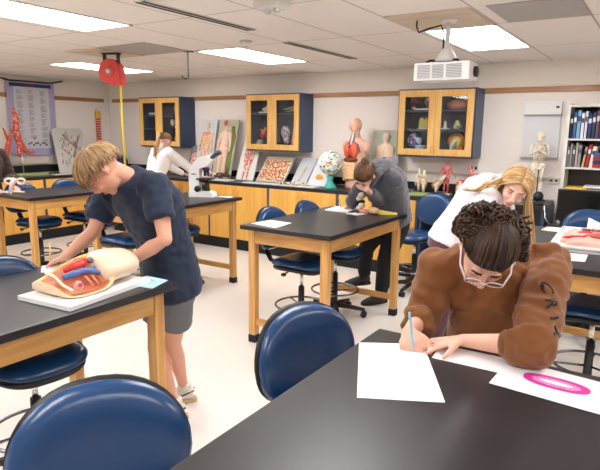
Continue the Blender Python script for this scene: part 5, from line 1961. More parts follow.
# ------------------------------------------------------------------ student in brown
def build_brown():
    t = thing('person', 'person with a curly dark bun, brown sweatshirt and glasses writing in the foreground', 'person', (-.42, 2.15, 0))
    sk = skinmat('skin_brown_girl', srgb(232, 180, 158))
    J = dict(head=W(486, 252, 1.70))
    J['neck'] = W(500, 262, 1.91); J['chest'] = W(497, 305, 2.02); J['waist'] = W(494, 365, 2.10); J['pelvis'] = V((-.44, 2.16, .655))
    J['shR'] = W(441, 268, 1.96); J['shL'] = W(548, 262, 1.92)
    J['elR'] = W(423, 318, 1.98); J['wrR'] = WZ(409, 331, .965)
    J['elL'] = WZ(535, 347, .985); J['wrL'] = WZ(460, 340, .948)
    J['hipL'] = J['pelvis'] + V((.085, 0, -.01)); J['hipR'] = J['pelvis'] + V((-.085, 0, -.01))
    J['knL'] = V((-.36, 1.80, .60)); J['knR'] = V((-.56, 1.80, .60)); J['anL'] = V((-.36, 1.92, .33)); J['anR'] = V((-.54, 1.92, .33))
    J['hipL'].y -= .02; J['hipR'].y -= .02
    F = cdir(-.20, -.92, -.34); U = cdir(.02, .34, -.94)
    body = MB()
    trunk(body, J, -.012, .93)
    body.tube([J['chest'].lerp(J['neck'], .6), J['neck'], J['head'] - U * .04 - F * .03], [.07, .052, .05], 14)
    P, Fn, S, Un = head_solids(body, J['head'], F, U, .96)
    for k in 'LR':
        arm_solids(body, J, k, -.006)
        leg_solids(body, J, k, -.006)
        foot_solids(body, J['an' + k], J['an' + k] + V((0, -.2, 0)), -.004)
    # writing hand
    tgt = WZ(412, 352, .925)
    dR = (tgt - J['wrR'])
    side = V((.85, .5, 0))
    hand_solids(body, J['wrR'], dR.normalized() + V((0, 0, -.15)), V((.25, .1, -1)), side, .92, (.75, .8, .85, .9), .02, .75, .062)
    dL = (WZ(415, 346, .925) - J['wrL'])
    hand_solids(body, J['wrL'], dL, V((0, 0, -1)), V((-.2, -1, 0)), .9, (.08, .10, .12, .16), .35, .1)
    B = fused('body', body, .0048, sk, t, 4)
    face_parts(B, P, Fn, S, Un, .96, mat('brow_dark', srgb(60, 40, 32), .7), mat('lips_pink', srgb(196, 116, 112), .4))
    # sweatshirt
    m = MB()
    trunk(m, J, .020, .98, 1.08, -.04, True)
    m.tube([J['neck'] - (J['neck'] - J['chest']).normalized() * .05, J['neck'] + (J['neck'] - J['chest']).normalized() * .005], [.078, .066], 20)
    sh, el, wr = J['shR'], J['elR'], J['wrR']
    m.tube([sh.lerp(J['neck'], .4), sh, sh.lerp(el, .5), el, el.lerp(wr, .35), el.lerp(wr, .50)], [.072, .068, .066, .062, .054, .047], 18)
    m.ell(sh, .069); m.ell(el, .062)
    sh, el, wr = J['shL'], J['elL'], J['wrL']
    m.tube([sh.lerp(J['neck'], .4), sh, sh.lerp(el, .5), el, el.lerp(wr, .22), el.lerp(wr, .36)], [.070, .066, .065, .062, .053, .046], 18)
    m.ell(sh, .067); m.ell(el, .062)
    for s_ in ('shL', 'shR'):
        m.tube([J['chest'].lerp(J[s_], .3), J[s_]], [.11, .07], 14)
    low = J['elR'].lerp(J['wrR'], .2)

    def fold(c):
        w = 1.0
        return folds(.012, 8, 9)(c) + creases(.018 * w, 12, 4)(c)
    Sw = fused('sweatshirt', m, .0085, mat('brown_fleece', srgb(128, 78, 38), .9, sheen=.2, bump=.15, bscale=260, var=.06, vscale=10), t, 3, fold)
    # cuffs
    for k, f0, f1, r in (('R', .46, .56, .043), ('L', .33, .42, .042)):
        a = J['el' + k].lerp(J['wr' + k], f0); b = J['el' + k].lerp(J['wr' + k], f1)
        m = MB(); m.tube([a, a.lerp(b, .5), b], [r, r + .003, r - .004], 18); m.build('cuff', MATS['brown_fleece'], Sw)
    # sleeve letters
    for ch, (u, v) in zip('CRIT', ((549, 288), (545, 302), (541, 315), (538, 328))):
        cu = bpy.data.curves.new('letter', 'FONT'); cu.body = ch; cu.size = .052; cu.align_x = 'CENTER'; cu.align_y = 'CENTER'; cu.extrude = .0004; cu.offset = .0012
        o = bpy.data.objects.new('letter', cu); col.objects.link(o)
        dg = bpy.context.evaluated_depsgraph_get(); dg.update()
        me = bpy.data.meshes.new_from_object(o.evaluated_get(dg)); bpy.data.objects.remove(o)
        bm = bmesh.new(); bm.from_mesh(me)
        bmesh.ops.triangulate(bm, faces=bm.faces[:])
        bmesh.ops.subdivide_edges(bm, edges=bm.edges[:], cuts=2)
        # letters run down the sleeve: text right = down the arm
        dn = cdir(.0, -1, 0); rt_ = cdir(-1, 0, 0)
        X = dn; Y = cdir(1, 0, .0)
        c0 = W(u, v, 1.71)
        R = Matrix((X, Y, X.cross(Y))).transposed()
        # project onto the sleeve along the view-independent sleeve normal
        tree = bvh
        vd = cdir(-.15, 0, 1)
        for vt in bm.verts:
            p = R @ vt.co
            q = c0 + X * p.dot(X) + Y * p.dot(Y) - vd * .3
            hit = tree(Sw).ray_cast(q, vd)
            if hit[0] is not None:
                vt.co = hit[0] - vd * (.0015 + (.001 if vt.co.z > 0 else 0))
            else:
                vt.co = c0 + X * p.dot(X) + Y * p.dot(Y) + vd * .1
        bm.to_mesh(me); bm.free(); me.materials.clear(); me.materials.append(mat('letter_black', srgb(40, 34, 40), .8))
        me.name = 'sleeve_letter'
        link('sleeve_letter', me, Sw, 'black letter printed on the sleeve')
    # trousers
    m = MB()
    ax = (J['pelvis'] - J['waist']).normalized()
    m.tube([J['pelvis'] - ax * .05, J['pelvis'] + ax * .05], [(.165, .12), (.16, .115)], 20, side=V((1, 0, 0)))
    for k in 'LR':
        leg_solids(m, J, k, .008)
    fused('trousers', m, .012, mat('dark_denim', srgb(40, 44, 58), .85), t, 3, folds(.005, 10, 2))
    for k in 'LR':
        shoe(t, J['an' + k], J['an' + k] + V((0, -.2, 0)), mat('sneaker_white', srgb(226, 218, 206), .6), M_whitem, J['an' + k].z - .085)
    # glasses
    g = MB()
    for k in (-1, 1):
        cc = P(.105, k * .034, .002)
        g.tube([cc + (Fn * 0 + S * (.025 * math.cos(a)) + Un * (.020 * math.sin(a))) for a in [2 * PI * i / 18 for i in range(18)]], .0016, 6, closed=True)
        g.tube([P(.102, k * .060, .008), P(.06, k * .080, .010), P(-.01, k * .083, .012), P(-.03, k * .080, -.005)], [(.0045, .002)] * 4, 6)
    g.tube([P(.107, -.010, .006), P(.111, 0, .009), P(.107, .010, .006)], .002, 6)
    G = g.build('glasses', mat('glasses_frame', srgb(236, 226, 230), .25, spec=.8), t, 'pale framed glasses')
    m = MB()
    for k in (-1, 1):
        cc = P(.105, k * .034, .002)
        m.prism([cc + S * (.025 * math.cos(a)) + Un * (.019 * math.sin(a)) for a in [2 * PI * i / 18 for i in range(18)]], Fn * .001)
    m.build('lenses', glass(), G)
    # hair: smooth front pulled back, curly bun
    H = Head(J['head'], F, U, .96)
    hm = hairmat('hair_dark_brown', srgb(34, 22, 17), srgb(76, 50, 36))
    m = MB()
    H.cap(m, lambda p: lp(p, 1.12, 1.42, 2.1), 1.06)
    rg = random.Random(11)
    bun = dirp(.75, PI)
    for i in range(560):
        ph = rg.random() * 2 * PI
        lim = lp(ph, 1.18, 1.48, 2.15)
        a = dirp(lim * rg.uniform(.9, 1.0), ph)
        a = a.slerp(bun, rg.random() * .5)
        H.strand(m, a, bun.slerp(a, .12), 8, 1.08, 1.20, rg.uniform(.0035, .006), None, .0015, rg)
    hh = m.build('hair', hm, t, 'dark brown hair pulled back')
    m = MB()
    bc = W(488, 226, 1.67)
    bR = Matrix((CR, CU, CF)).transposed()
    m.ell(bc, (.078, .058, .05), bR)
    bc2 = W(468, 222, 1.84)
    cm = hairmat('hair_curls', srgb(28, 18, 15), srgb(92, 60, 42))
    for i in range(420):
        d = V((rg.gauss(0, 1), rg.gauss(0, 1), rg.gauss(0, 1))).normalized()
        c = bc + bR @ V((d.x * .094 + d.y * -.012, d.y * .062 - .25 * abs(d.x) * .04, d.z * .055)) + CR * .004
        ax = V((rg.gauss(0, 1), rg.gauss(0, 1), rg.gauss(0, 1))).normalized()
        u_, v_ = basis(ax)
        R_ = rg.uniform(.007, .015)
        turns = rg.uniform(.9, 1.9)
        n = 14
        pts = [c + u_ * R_ * math.cos(turns * 2 * PI * k / n) + v_ * R_ * math.sin(turns * 2 * PI * k / n) + ax * .022 * (k / n - .5) for k in range(n)]
        m.tube(pts, [(.0042, .0026)] * (n - 1) + [.001], 5)
    # loose curls on the right side of the nape
    for i in range(90):
        c = W(521 + rg.uniform(-8, 7), 240 + rg.uniform(-18, 16), 1.78 + rg.uniform(-.03, .03))
        ax = (CU * -1 + V((rg.uniform(-.5, .5), rg.uniform(-.5, .5), 0))).normalized()
        u_, v_ = basis(ax); R_ = rg.uniform(.006, .012); n = 14
        pts = [c + u_ * R_ * math.cos(1.6 * 2 * PI * k / n) + v_ * R_ * math.sin(1.6 * 2 * PI * k / n) + ax * .05 * (k / n - .5) for k in range(n)]
        m.tube(pts, [(.004, .0025)] * (n - 1) + [.001], 5)
    m.build('curly_bun', cm, hh, 'curly bun')
    return J


from mathutils.bvhtree import BVHTree
_b = {}


def bvh(o):
    if o.name not in _b:
        M = wm(o)
        vs = [M @ v.co for v in o.data.vertices]
        _b[o.name] = BVHTree.FromPolygons(vs, [tuple(p.vertices) for p in o.data.polygons])
    return _b[o.name]


JG = build_brown()
a = WZ(413, 351, T + .004); b = W(409, 305, 1.62)
t = thing('pen', 'light blue pen in the hand of the person in brown', 'pen', tuple(a))
a0 = a
dd = (W(409, 306, 1.73) - a0).normalized()
MB().tube([a0 + dd * .012, a0 + dd * .03, a0 + dd * .135], [.003, .0045, .0045], 10).build('barrel', mat('pen_blue', srgb(150, 206, 224), .35), t)
MB().tube([a0, a0 + dd * .012], [.0006, .003], 8).build('tip', M_steel, t)

# stool under the person in brown
round_stool(-.44, 2.16, 'round stool the person in brown sits on behind the foreground table')


# ------------------------------------------------------------------ student in grey hoodie
def build_grey():
    t = thing('person', 'person in a grey hoodie and black pants writing with head in hand', 'person', (-2.2, 4.75, 0))
    sk = skinmat('skin_pale', srgb(232, 182, 164))
    J = dict(pelvis=W(391, 218, 4.95), waist=W(392, 200, 4.85), chest=W(386, 183, 4.72), neck=W(378, 168, 4.58), head=W(365, 176, 4.44))
    J['shL'] = W(395, 180, 4.56); J['shR'] = W(364, 182, 4.78)
    J['elL'] = WZ(384, 205, .975); J['wrL'] = W(366, 189, 4.42)
    J['elR'] = W(353, 201, 4.85); J['wrR'] = WZ(354, 204.5, .96)
    J['hipL'] = W(399, 224, 4.90); J['hipR'] = W(381, 224, 5.0)
    J['anL'] = WZ(381, 294, .085); J['anR'] = WZ(364, 276, .20)
    J['knL'] = (J['hipL'] + J['anL']) / 2 + V((-.02, -.05, 0)); J['knR'] = (J['hipR'] + J['anR']) / 2 + V((-.02, -.09, 0.03))
    F = cdir(-.38, -.90, -.18); U = cdir(-.28, .38, -.88)
    body = MB()
    trunk(body, J, -.012, .95)
    body.tube([J['chest'].lerp(J['neck'], .6), J['neck'], J['head'] - U * .03 - F * .02], [.06, .052, .05], 14)
    P, Fn, S, Un = head_solids(body, J['head'], F, U, .97)
    td = {'L': V((-.5, -.8, 0)), 'R': V((-.6, -.7, 0))}
    for k in 'LR':
        arm_solids(body, J, k, -.004)
        leg_solids(body, J, k, -.008)
        foot_solids(body, J['an' + k], J['an' + k] + td[k], -.004)
    dR = WZ(343, 207, .925) - J['wrR']
    hand_solids(body, J['wrR'], dR, V((0, 0, -1)), V((-.1, -1, 0)), .95, (.6, .65, .7, .75), .02, .6)
    # hand on face
    fp = W(361, 184, 4.36)
    dL = (fp - J['wrL'])
    hand_solids(body, J['wrL'] - dL.normalized() * .02, cdir(-.6, .5, .1), cdir(.1, .6, 1), cdir(0, 1, 0), .95, (.5, .55, .6, .6), .1, .4)
    B = fused('body', body, .0065, sk, t, 4)
    face_parts(B, P, Fn, S, Un, .97, mat('brow_dark', srgb(60, 40, 32), .7), mat('lips_pink', srgb(196, 116, 112), .4))
    m = MB()
    trunk(m, J, .022, 1.0, 1.1, -.02, True)
    for k in 'LR':
        sh, el, wr = J['sh' + k], J['el' + k], J['wr' + k]
        m.tube([sh.lerp(J['neck'], .4), sh, sh.lerp(el, .5), el, el.lerp(wr, .4), el.lerp(wr, .80)], [.07, .070, .066, .060, .056, .043], 16)
        m.ell(sh, .07); m.ell(el, .06)
        m.tube([J['chest'].lerp(sh, .3), sh], [.11, .07], 12)
    m.ell(J['neck'], .082); m.ell(J['neck'].lerp(J['head'], .3), .07)
    H_ = fused('hoodie', m, .0105, mat('charcoal_fleece', srgb(84, 84, 92), .95, sheen=.3, var=.2, vscale=60, bump=.2, bscale=200), t, 3, lambda c: folds(.01, 8, 6)(c) + creases(.007, 12, 7)(c))
    # hood lying on the back
    m = MB()
    up = (J['neck'] - J['chest']).normalized()
    bk = W(392, 165, 4.68)
    a1 = J['neck'] + cdir(-.3, -.2, -1) * .05
    pts = [W(371, 186, 4.46), W(377, 174, 4.44), W(386, 165, 4.55), W(392, 163, 4.68), W(386, 162, 4.76), W(375, 163, 4.72), W(367, 170, 4.66)]
    m.tube(pts, [.018, .032, .045, .055, .045, .03, .012], 12)
    m.tube([W(388, 166, 4.66), W(395, 172, 4.70), W(399, 181, 4.72)], [.045, .05, .03], 12)
    fused('hood', m, .0105, MATS['charcoal_fleece'], H_, 3, creases(.006, 14, 2))
    m = MB()
    ax = (J['pelvis'] - J['waist']).normalized()
    m.tube([J['pelvis'] - ax * .04, J['pelvis'] + ax * .06], [(.17, .125), (.165, .12)], 20, side=(J['hipL'] - J['hipR']))
    for k in 'LR':
        h, kn, an = J['hip' + k], J['kn' + k], J['an' + k]
        m.tube([h, h.lerp(kn, .5), kn, kn.lerp(an, .5), kn.lerp(an, .9)], [.10, .092, .075, .070, .062], 16)
        m.ell(h, .1); m.ell(kn, .075)
    fused('trousers', m, .012, mat('black_cotton', srgb(26, 26, 30), .9), t, 3, folds(.007, 9, 2))
    for k in 'LR':
        s = shoe(t, J['an' + k], J['an' + k] + td[k], mat('dark_knit', srgb(60, 58, 62), .8, bump=.4, bscale=200), mat('sole_dark', srgb(30, 30, 32), .6), J['an' + k].z - .085)
        b = J['an' + k]
        m = MB(); m.tube([V((b.x, b.y, b.z - .0)), V((b.x, b.y, b.z + .07))], [.043, .038], 14); m.build('sock', mat('sock_white', srgb(236, 234, 230), .8), t)
    H = Head(J['head'], F, U, .97)
    hm = hairmat('hair_brown', srgb(66, 42, 30), srgb(134, 96, 68))
    m = MB()
    H.cap(m, lambda p: lp(p, 1.12, 1.40, 2.1), 1.04)
    rg = random.Random(13)
    bun = dirp(.55, PI)
    for i in range(330):
        ph = rg.random() * 2 * PI
        lim = lp(ph, 1.2, 1.48, 2.15)
        a = dirp(lim * rg.uniform(.9, 1.02), ph).slerp(bun, rg.random() * .5)
        H.strand(m, a, bun.slerp(a, .1), 7, 1.10, 1.20, rg.uniform(.004, .007), None, .003, rg)
    hh = m.build('hair', hm, t)
    m = MB()
    bc = H.E(bun, 1.25)
    m.ell(bc, .024)
    for i in range(70):
        d = V((rg.gauss(0, 1), rg.gauss(0, 1), rg.gauss(0, 1))).normalized()
        u_, v_ = basis(d)
        m.tube([bc + u_ * .03 * math.cos(a) + v_ * .03 * math.sin(a) + d * .012 for a in [k * .35 for k in range(9)]], [(.005, .003)] * 9, 5)
    m.build('top_bun', hm, hh)
    return J


JH = build_grey()
a = WZ(342, 209, T + .012)
t = thing('pencil', 'thin pencil in the hand of the person in the grey hoodie', 'pencil', tuple(a))
MB().tube([a, a + V((-.01, 0, .012)), a + V((-.05, .02, .1))], [.001, .004, .004], 6).build('barrel', mat('pencil_olive', srgb(150, 150, 110), .5), t)


# ------------------------------------------------------------------ blonde student in white
def hangtip(rg, L, sway=V((0, 0, 0)), n=9, curve=.0):
    def f(p, d):
        out = []
        q = p.copy(); v = d.copy()
        g = V((0, 0, -1)) + sway
        st = L / n
        for i in range(n):
            v = (v * .55 + g.normalized() * .45).normalized()
            v = (v + V((rg.uniform(-1, 1), rg.uniform(-1, 1), 0)) * .03).normalized()
            q = q + v * st
            out.append(q.copy())
        return out
    return f


def build_blonde():
    t = thing('person', 'person with long blond hair, white sweater and maroon pants leaning over the right table', 'person', (-1.1, 3.3, 0))
    sk = skinmat('skin_fair', srgb(240, 196, 176))
    J = dict(pelvis=W(449, 243, 3.42), waist=W(461, 219, 3.38), chest=W(483, 194, 3.32), neck=W(500, 185, 3.25), head=W(516, 187, 3.10))
    J['shR'] = W(486, 203, 3.12); J['shL'] = W(502, 184, 3.50)
    J['elR'] = W(498, 240, 3.12); J['wrR'] = V((-.68, 3.27, .955))
    J['elL'] = W(508, 224, 3.50); J['wrL'] = V((-.66, 3.52, .955))
    J['hipR'] = W(447, 252, 3.34); J['hipL'] = W(453, 250, 3.5)
    J['anR'] = V((-1.16, 3.20, .085)); J['anL'] = V((-1.10, 3.45, .085))
    J['knR'] = (J['hipR'] + J['anR']) / 2 + V((.05, -.02, 0)); J['knL'] = (J['hipL'] + J['anL']) / 2 + V((.05, 0, 0))
    F = cdir(-.38, -.62, -.68); U = cdir(.22, .74, -.62)
    U = cdir(.30, .80, -.35)
    body = MB()
    trunk(body, J, -.014, .9)
    body.tube([J['chest'].lerp(J['neck'], .6), J['neck'], J['head'] - U.normalized() * .05 - F * .03], [.06, .05, .046], 14)
    P, Fn, S, Un = head_solids(body, J['head'], F, U, .96)
    for k in 'LR':
        arm_solids(body, J, k, -.008)
        leg_solids(body, J, k, -.008)
        foot_solids(body, J['an' + k], J['an' + k] + V((.2, -.03, 0)), -.004)
    hand_solids(body, J['wrR'], V((1, .1, -.12)), V((0, 0, -1)), V((0, 1, 0)), .9, (.2, .25, .25, .3), .2, .2)
    hand_solids(body, J['wrL'], V((.9, -.3, -.12)), V((0, 0, -1)), V((0, -1, 0)), .9, (.3, .35, .4, .4), .1, .3)
    B = fused('body', body, .0055, sk, t, 4)
    face_parts(B, P, Fn, S, Un, .96, mat('brow_blond', srgb(140, 100, 66), .7), mat('lips_rose', srgb(214, 110, 116), .4))
    m = MB()
    trunk(m, J, .012, .95, 1.05, .0, True)
    for k in 'LR':
        sh, el, wr = J['sh' + k], J['el' + k], J['wr' + k]
        m.tube([sh.lerp(J['neck'], .4), sh, sh.lerp(el, .5), el, el.lerp(wr, .4), el.lerp(wr, .85)], [.062, .060, .056, .050, .044, .036], 16)
        m.ell(sh, .06); m.ell(el, .05)
        m.tube([J['chest'].lerp(sh, .3), sh], [.095, .06], 12)
    fused('sweater', m, .0095, mat('white_knit', srgb(222, 220, 226), .85, sheen=.2, bump=.1, bscale=240), t, 3, lambda c: folds(.008, 8, 12)(c) + creases(.004, 11, 3)(c))
    m = MB()
    ax = (J['pelvis'] - J['waist']).normalized()
    m.tube([J['pelvis'] - ax * .08, J['pelvis'], J['pelvis'] + ax * .06], [(.145, .115), (.165, .13), (.155, .12)], 20, side=(J['hipL'] - J['hipR']))
    for k in 'LR':
        leg_solids(m, J, k, .006)
    fused('leggings', m, .010, mat('maroon_jersey', srgb(84, 42, 58), .8, sheen=.3), t, 3, folds(.004, 9, 2))
    for k in 'LR':
        shoe(t, J['an' + k], J['an' + k] + V((.2, -.03, 0)), mat('sneaker_white', srgb(226, 218, 206), .6), M_whitem, 0)
    H = Head(J['head'], F, U, .97)
    hm = hairmat('hair_blonde', srgb(150, 104, 58), srgb(232, 198, 142))
    m = MB()
    H.cap(m, lambda p: lp(p, 1.02, 1.30, 2.0), 1.04)
    rg = random.Random(17)
    for i in range(620):
        # part along the middle; S side sign
        sg = rg.choice((-1, 1))
        f0 = rg.uniform(-.9, .78)
        a = V((f0, sg * .06, max(.25, 1 - f0 * f0) ** .5))
        f1 = f0 * .55 - .18
        b = V((f1 + rg.uniform(-.25, .3), sg * .95, -.28 + rg.uniform(-.1, .1)))
        L = rg.uniform(.34, .52)
        right = (H.S * sg).dot(CR) > 0
        if right:
            tip = hangtip(rg, L, CR * .18 - CF * .05, 9)
        else:
            L = rg.uniform(.05, .13) if rg.random() < .7 else rg.uniform(.13, .2)
            b = V((b.x - .25, sg * .9, -.25))
            tip = hangtip(rg, L, CR * -.5 + CU * .2, 6)
        H.strand(m, a, b, 8, 1.04, 1.10 + .1 * rg.random(), rg.uniform(.003, .0055), tip, .002, rg)
    for i in range(12):
        q0 = W(486 + rg.uniform(-2, 3), 186 + rg.uniform(-4, 3), 3.06)
        m.tube([H.E((-.3, 0, 0) , 1.0).lerp(q0, .5), q0, W(476 + rg.uniform(-3, 3), 190 + rg.uniform(-2, 2), 3.12), W(464 + rg.uniform(-5, 5), 189 + rg.uniform(-2, 2), 3.18)], [.004, .004, .003, .001], 5)
    m.build('hair', hm, t, 'long straight blond hair')
    return J


JL = build_blonde()


# ------------------------------------------------------------------ person at the back worktop
def build_back():
    t = thing('person', 'person with brown ponytail and white top, seen from behind at the back worktop', 'person', (-5.55, 5.3, 0))
    sk = skinmat('skin_pale', srgb(232, 182, 164))
    x0 = -5.68
    J = dict(pelvis=V((x0 - .02, 5.16, .88)), waist=V((x0 - .02, 5.20, 1.00)), chest=V((x0 - .01, 5.28, 1.18)), neck=V((x0 + .0, 5.33, 1.345)), head=V((x0 - .01, 5.39, 1.43)))
    J['shL'] = V((x0 - .17, 5.35, 1.29)); J['shR'] = V((x0 + .17, 5.30, 1.29))
    J['elL'] = V((x0 - .25, 5.66, 1.08)); J['wrL'] = V((x0 - .10, 5.84, .96))
    J['elR'] = V((x0 + .26, 5.60, 1.06)); J['wrR'] = V((x0 + .40, 5.76, .955))
    J['hipL'] = V((x0 - .10, 5.16, .85)); J['hipR'] = V((x0 + .07, 5.16, .85))
    J['knL'] = V((x0 - .10, 5.18, .47)); J['knR'] = V((x0 + .07, 5.16, .47)); J['anL'] = V((x0 - .10, 5.13, .085)); J['anR'] = V((x0 + .08, 5.10, .085))
    F = V((-.1, .8, -.6)); U = V((0, .6, .8))
    body = MB()
    trunk(body, J, -.014, .9)
    body.tube([J['chest'].lerp(J['neck'], .6), J['neck'], J['head'] - U.normalized() * .04], [.06, .05, .048], 14)
    P, Fn, S, Un = head_solids(body, J['head'], F, U, .97)
    for k in 'LR':
        arm_solids(body, J, k, -.008)
        leg_solids(body, J, k, -.008)
        foot_solids(body, J['an' + k], J['an' + k] + V((0, .2, 0)), -.004)
        hand_solids(body, J['wr' + k], V((.3, .5, -.12)), V((0, 0, -1)), V((-1 if k == 'R' else 1, 0, 0)), .9, (.3, .35, .4, .4), .1, .3)
    fused('body', body, .008, sk, t, 3)
    m = MB()
    trunk(m, J, .016, .95, 1.05, .02, True)
    for k in 'LR':
        sh, el, wr = J['sh' + k], J['el' + k], J['wr' + k]
        m.tube([sh.lerp(J['neck'], .4), sh, sh.lerp(el, .5), el, el.lerp(wr, .4), el.lerp(wr, .9)], [.066, .064, .060, .056, .05, .036], 16)
        m.ell(sh, .064); m.ell(el, .055)
    fused('blouse', m, .012, mat('white_cotton', srgb(240, 236, 234), .85), t, 3, creases(.007, 11, 8))
    m = MB()
    m.tube([J['pelvis'] + V((0, 0, .08)), J['pelvis'] - V((0, 0, .06))], [(.155, .115), (.16, .12)], 20, side=V((1, 0, 0)))
    for k in 'LR':
        leg_solids(m, J, k, .006)
    fused('trousers', m, .012, mat('dark_denim', srgb(40, 44, 58), .85), t, 3)
    for k in 'LR':
        shoe(t, J['an' + k], J['an' + k] + V((0, .2, 0)), mat('dark_knit', srgb(60, 58, 62), .8), mat('sole_dark', srgb(30, 30, 32), .6), 0)
    H = Head(J['head'], F, U, .97)
    hm = hairmat('hair_light_brown', srgb(104, 72, 48), srgb(196, 156, 112))
    m = MB(); H.cap(m, lambda p: lp(p, 1.1, 1.4, 2.1), 1.05)
    rg = random.Random(19)
    bun = dirp(1.2, PI)
    for i in range(260):
        ph = rg.random() * 2 * PI
        a = dirp(lp(ph, 1.2, 1.48, 2.15) * rg.uniform(.9, 1.02), ph).slerp(bun, rg.random() * .5)
        H.strand(m, a, bun.slerp(a, .1), 6, 1.06, 1.12, rg.uniform(.004, .007), None, .002, rg)
    hh = m.build('hair', hm, t)
    m = MB()
    b0 = H.E(bun, 1.1)
    for i in range(70):
        q = b0 + V((rg.uniform(-.02, .02), rg.uniform(-.015, .015), rg.uniform(-.02, .02)))
        e = V((x0 + .03 + rg.uniform(-.04, .04), 5.16 + rg.uniform(-.02, .01), rg.uniform(1.08, 1.17)))
        m.tube([q, q + V((.01, -.06, .0)), q.lerp(e, .5) + V((rg.uniform(-.01, .01), -.06, .02)), e], [.005, .006, .006, .002], 5)
    m.build('ponytail', hm, hh, 'long light brown ponytail')


build_back()


# ------------------------------------------------------------------ person at the left edge
def build_left():
    x0, y0 = -6.24, 3.22
    t = thing('person', 'person in a dark brown top standing behind the far left table, cut off', 'person', (x0, y0, 0))
    sk = skinmat('skin_pale', srgb(232, 182, 164))
    O = lambda a, b, z: V((x0 + a, y0 + b, z))
    J = dict(pelvis=O(-.02, 0, .87), waist=O(0, 0, 1.02), chest=O(.05, .0, 1.2), neck=O(.08, 0, 1.36), head=O(.13, -.01, 1.47))
    J['shL'] = O(.07, .17, 1.3); J['shR'] = O(.07, -.17, 1.3)
    J['elL'] = O(.14, .22, 1.06); J['wrL'] = O(.36, .12, .97)
    J['elR'] = O(.14, -.20, 1.06); J['wrR'] = O(.36, -.10, .965)
    J['hipL'] = O(-.02, .085, .85); J['hipR'] = O(-.02, -.085, .85)
    J['knL'] = O(0, .10, .46); J['knR'] = O(0, -.10, .46); J['anL'] = O(-.03, .11, .085); J['anR'] = O(-.03, -.11, .085)
    F = V((.7, -.1, -.6)); U = V((.6, 0, .8))
    body = MB()
    trunk(body, J, -.014, .95)
    body.tube([J['chest'].lerp(J['neck'], .6), J['neck'], J['head'] - U.normalized() * .04], [.06, .05, .048], 14)
    P, Fn, S, Un = head_solids(body, J['head'], F, U, .97)
    for k in 'LR':
        arm_solids(body, J, k, -.006)
        leg_solids(body, J, k, -.008)
        foot_solids(body, J['an' + k], J['an' + k] + V((.2, 0, 0)), -.004)
        hand_solids(body, J['wr' + k], V((.9, .0, -.18)), V((0, 0, -1)), V((0, -1 if k == 'L' else 1, 0)), .9, (.3, .35, .4, .4), .1, .3)
    B = fused('body', body, .008, sk, t, 3)
    face_parts(B, P, Fn, S, Un, .97, mat('brow_dark', srgb(60, 40, 32), .7), mat('lips_pink', srgb(196, 116, 112), .4))
    m = MB()
    trunk(m, J, .03, 1.0, 1.1, -.02, True)
    for k in 'LR':
        sh, el, wr = J['sh' + k], J['el' + k], J['wr' + k]
        m.tube([sh.lerp(J['neck'], .4), sh, sh.lerp(el, .5), el, el.lerp(wr, .4), el.lerp(wr, .85)], [.075, .074, .070, .062, .056, .042], 16)
        m.ell(sh, .074); m.ell(el, .062)
    fused('sweatshirt', m, .012, mat('dark_brown_fleece', srgb(66, 44, 42), .95, sheen=.2), t, 3, creases(.008, 10, 8))
    m = MB()
    m.tube([J['pelvis'] + V((0, 0, .08)), J['pelvis'] - V((0, 0, .06))], [(.165, .125), (.17, .13)], 20, side=V((0, 1, 0)))
    for k in 'LR':
        h, kn, an = J['hip' + k], J['kn' + k], J['an' + k]
        m.tube([h, h.lerp(kn, .5), kn, kn.lerp(an, .5), an.lerp(kn, .1)], [.10, .092, .08, .082, .09], 16)
        m.ell(h, .1)
    fused('trousers', m, .012, mat('black_brown_cotton', srgb(34, 28, 30), .9), t, 3, folds(.008, 9, 2))
    for k in 'LR':
        shoe(t, J['an' + k], J['an' + k] + V((.2, 0, 0)), mat('dark_knit', srgb(60, 58, 62), .8), mat('sole_dark', srgb(30, 30, 32), .6), 0)
    H = Head(J['head'], F, U, .97)
    hm = hairmat('hair_brown', srgb(66, 42, 30), srgb(134, 96, 68))
    m = MB(); H.cap(m, lambda p: lp(p, 1.1, 1.4, 2.1), 1.06)
    rg = random.Random(23); cr = dirp(.45, PI)
    for i in range(200):
        ph = rg.random() * 2 * PI
        lim = lp(ph, 1.2, 1.5, 2.1)
        H.strand(m, cr.slerp(dirp(lim, ph), rg.random() * .5), dirp(lim, ph), 6, 1.05, 1.12, .005, None, .002, rg)
    m.build('hair', hm, t)


build_left()

# ================================================================== cabinet contents
def model(name, label, parts, x, y, z, grp=None, cat='anatomy model'):
    t = thing(name, label, cat, (x, y, z), group=grp)
    for pn, m_, fn in parts:
        mb = MB(); fn(mb); mb.build(pn, m_, t)
    return t


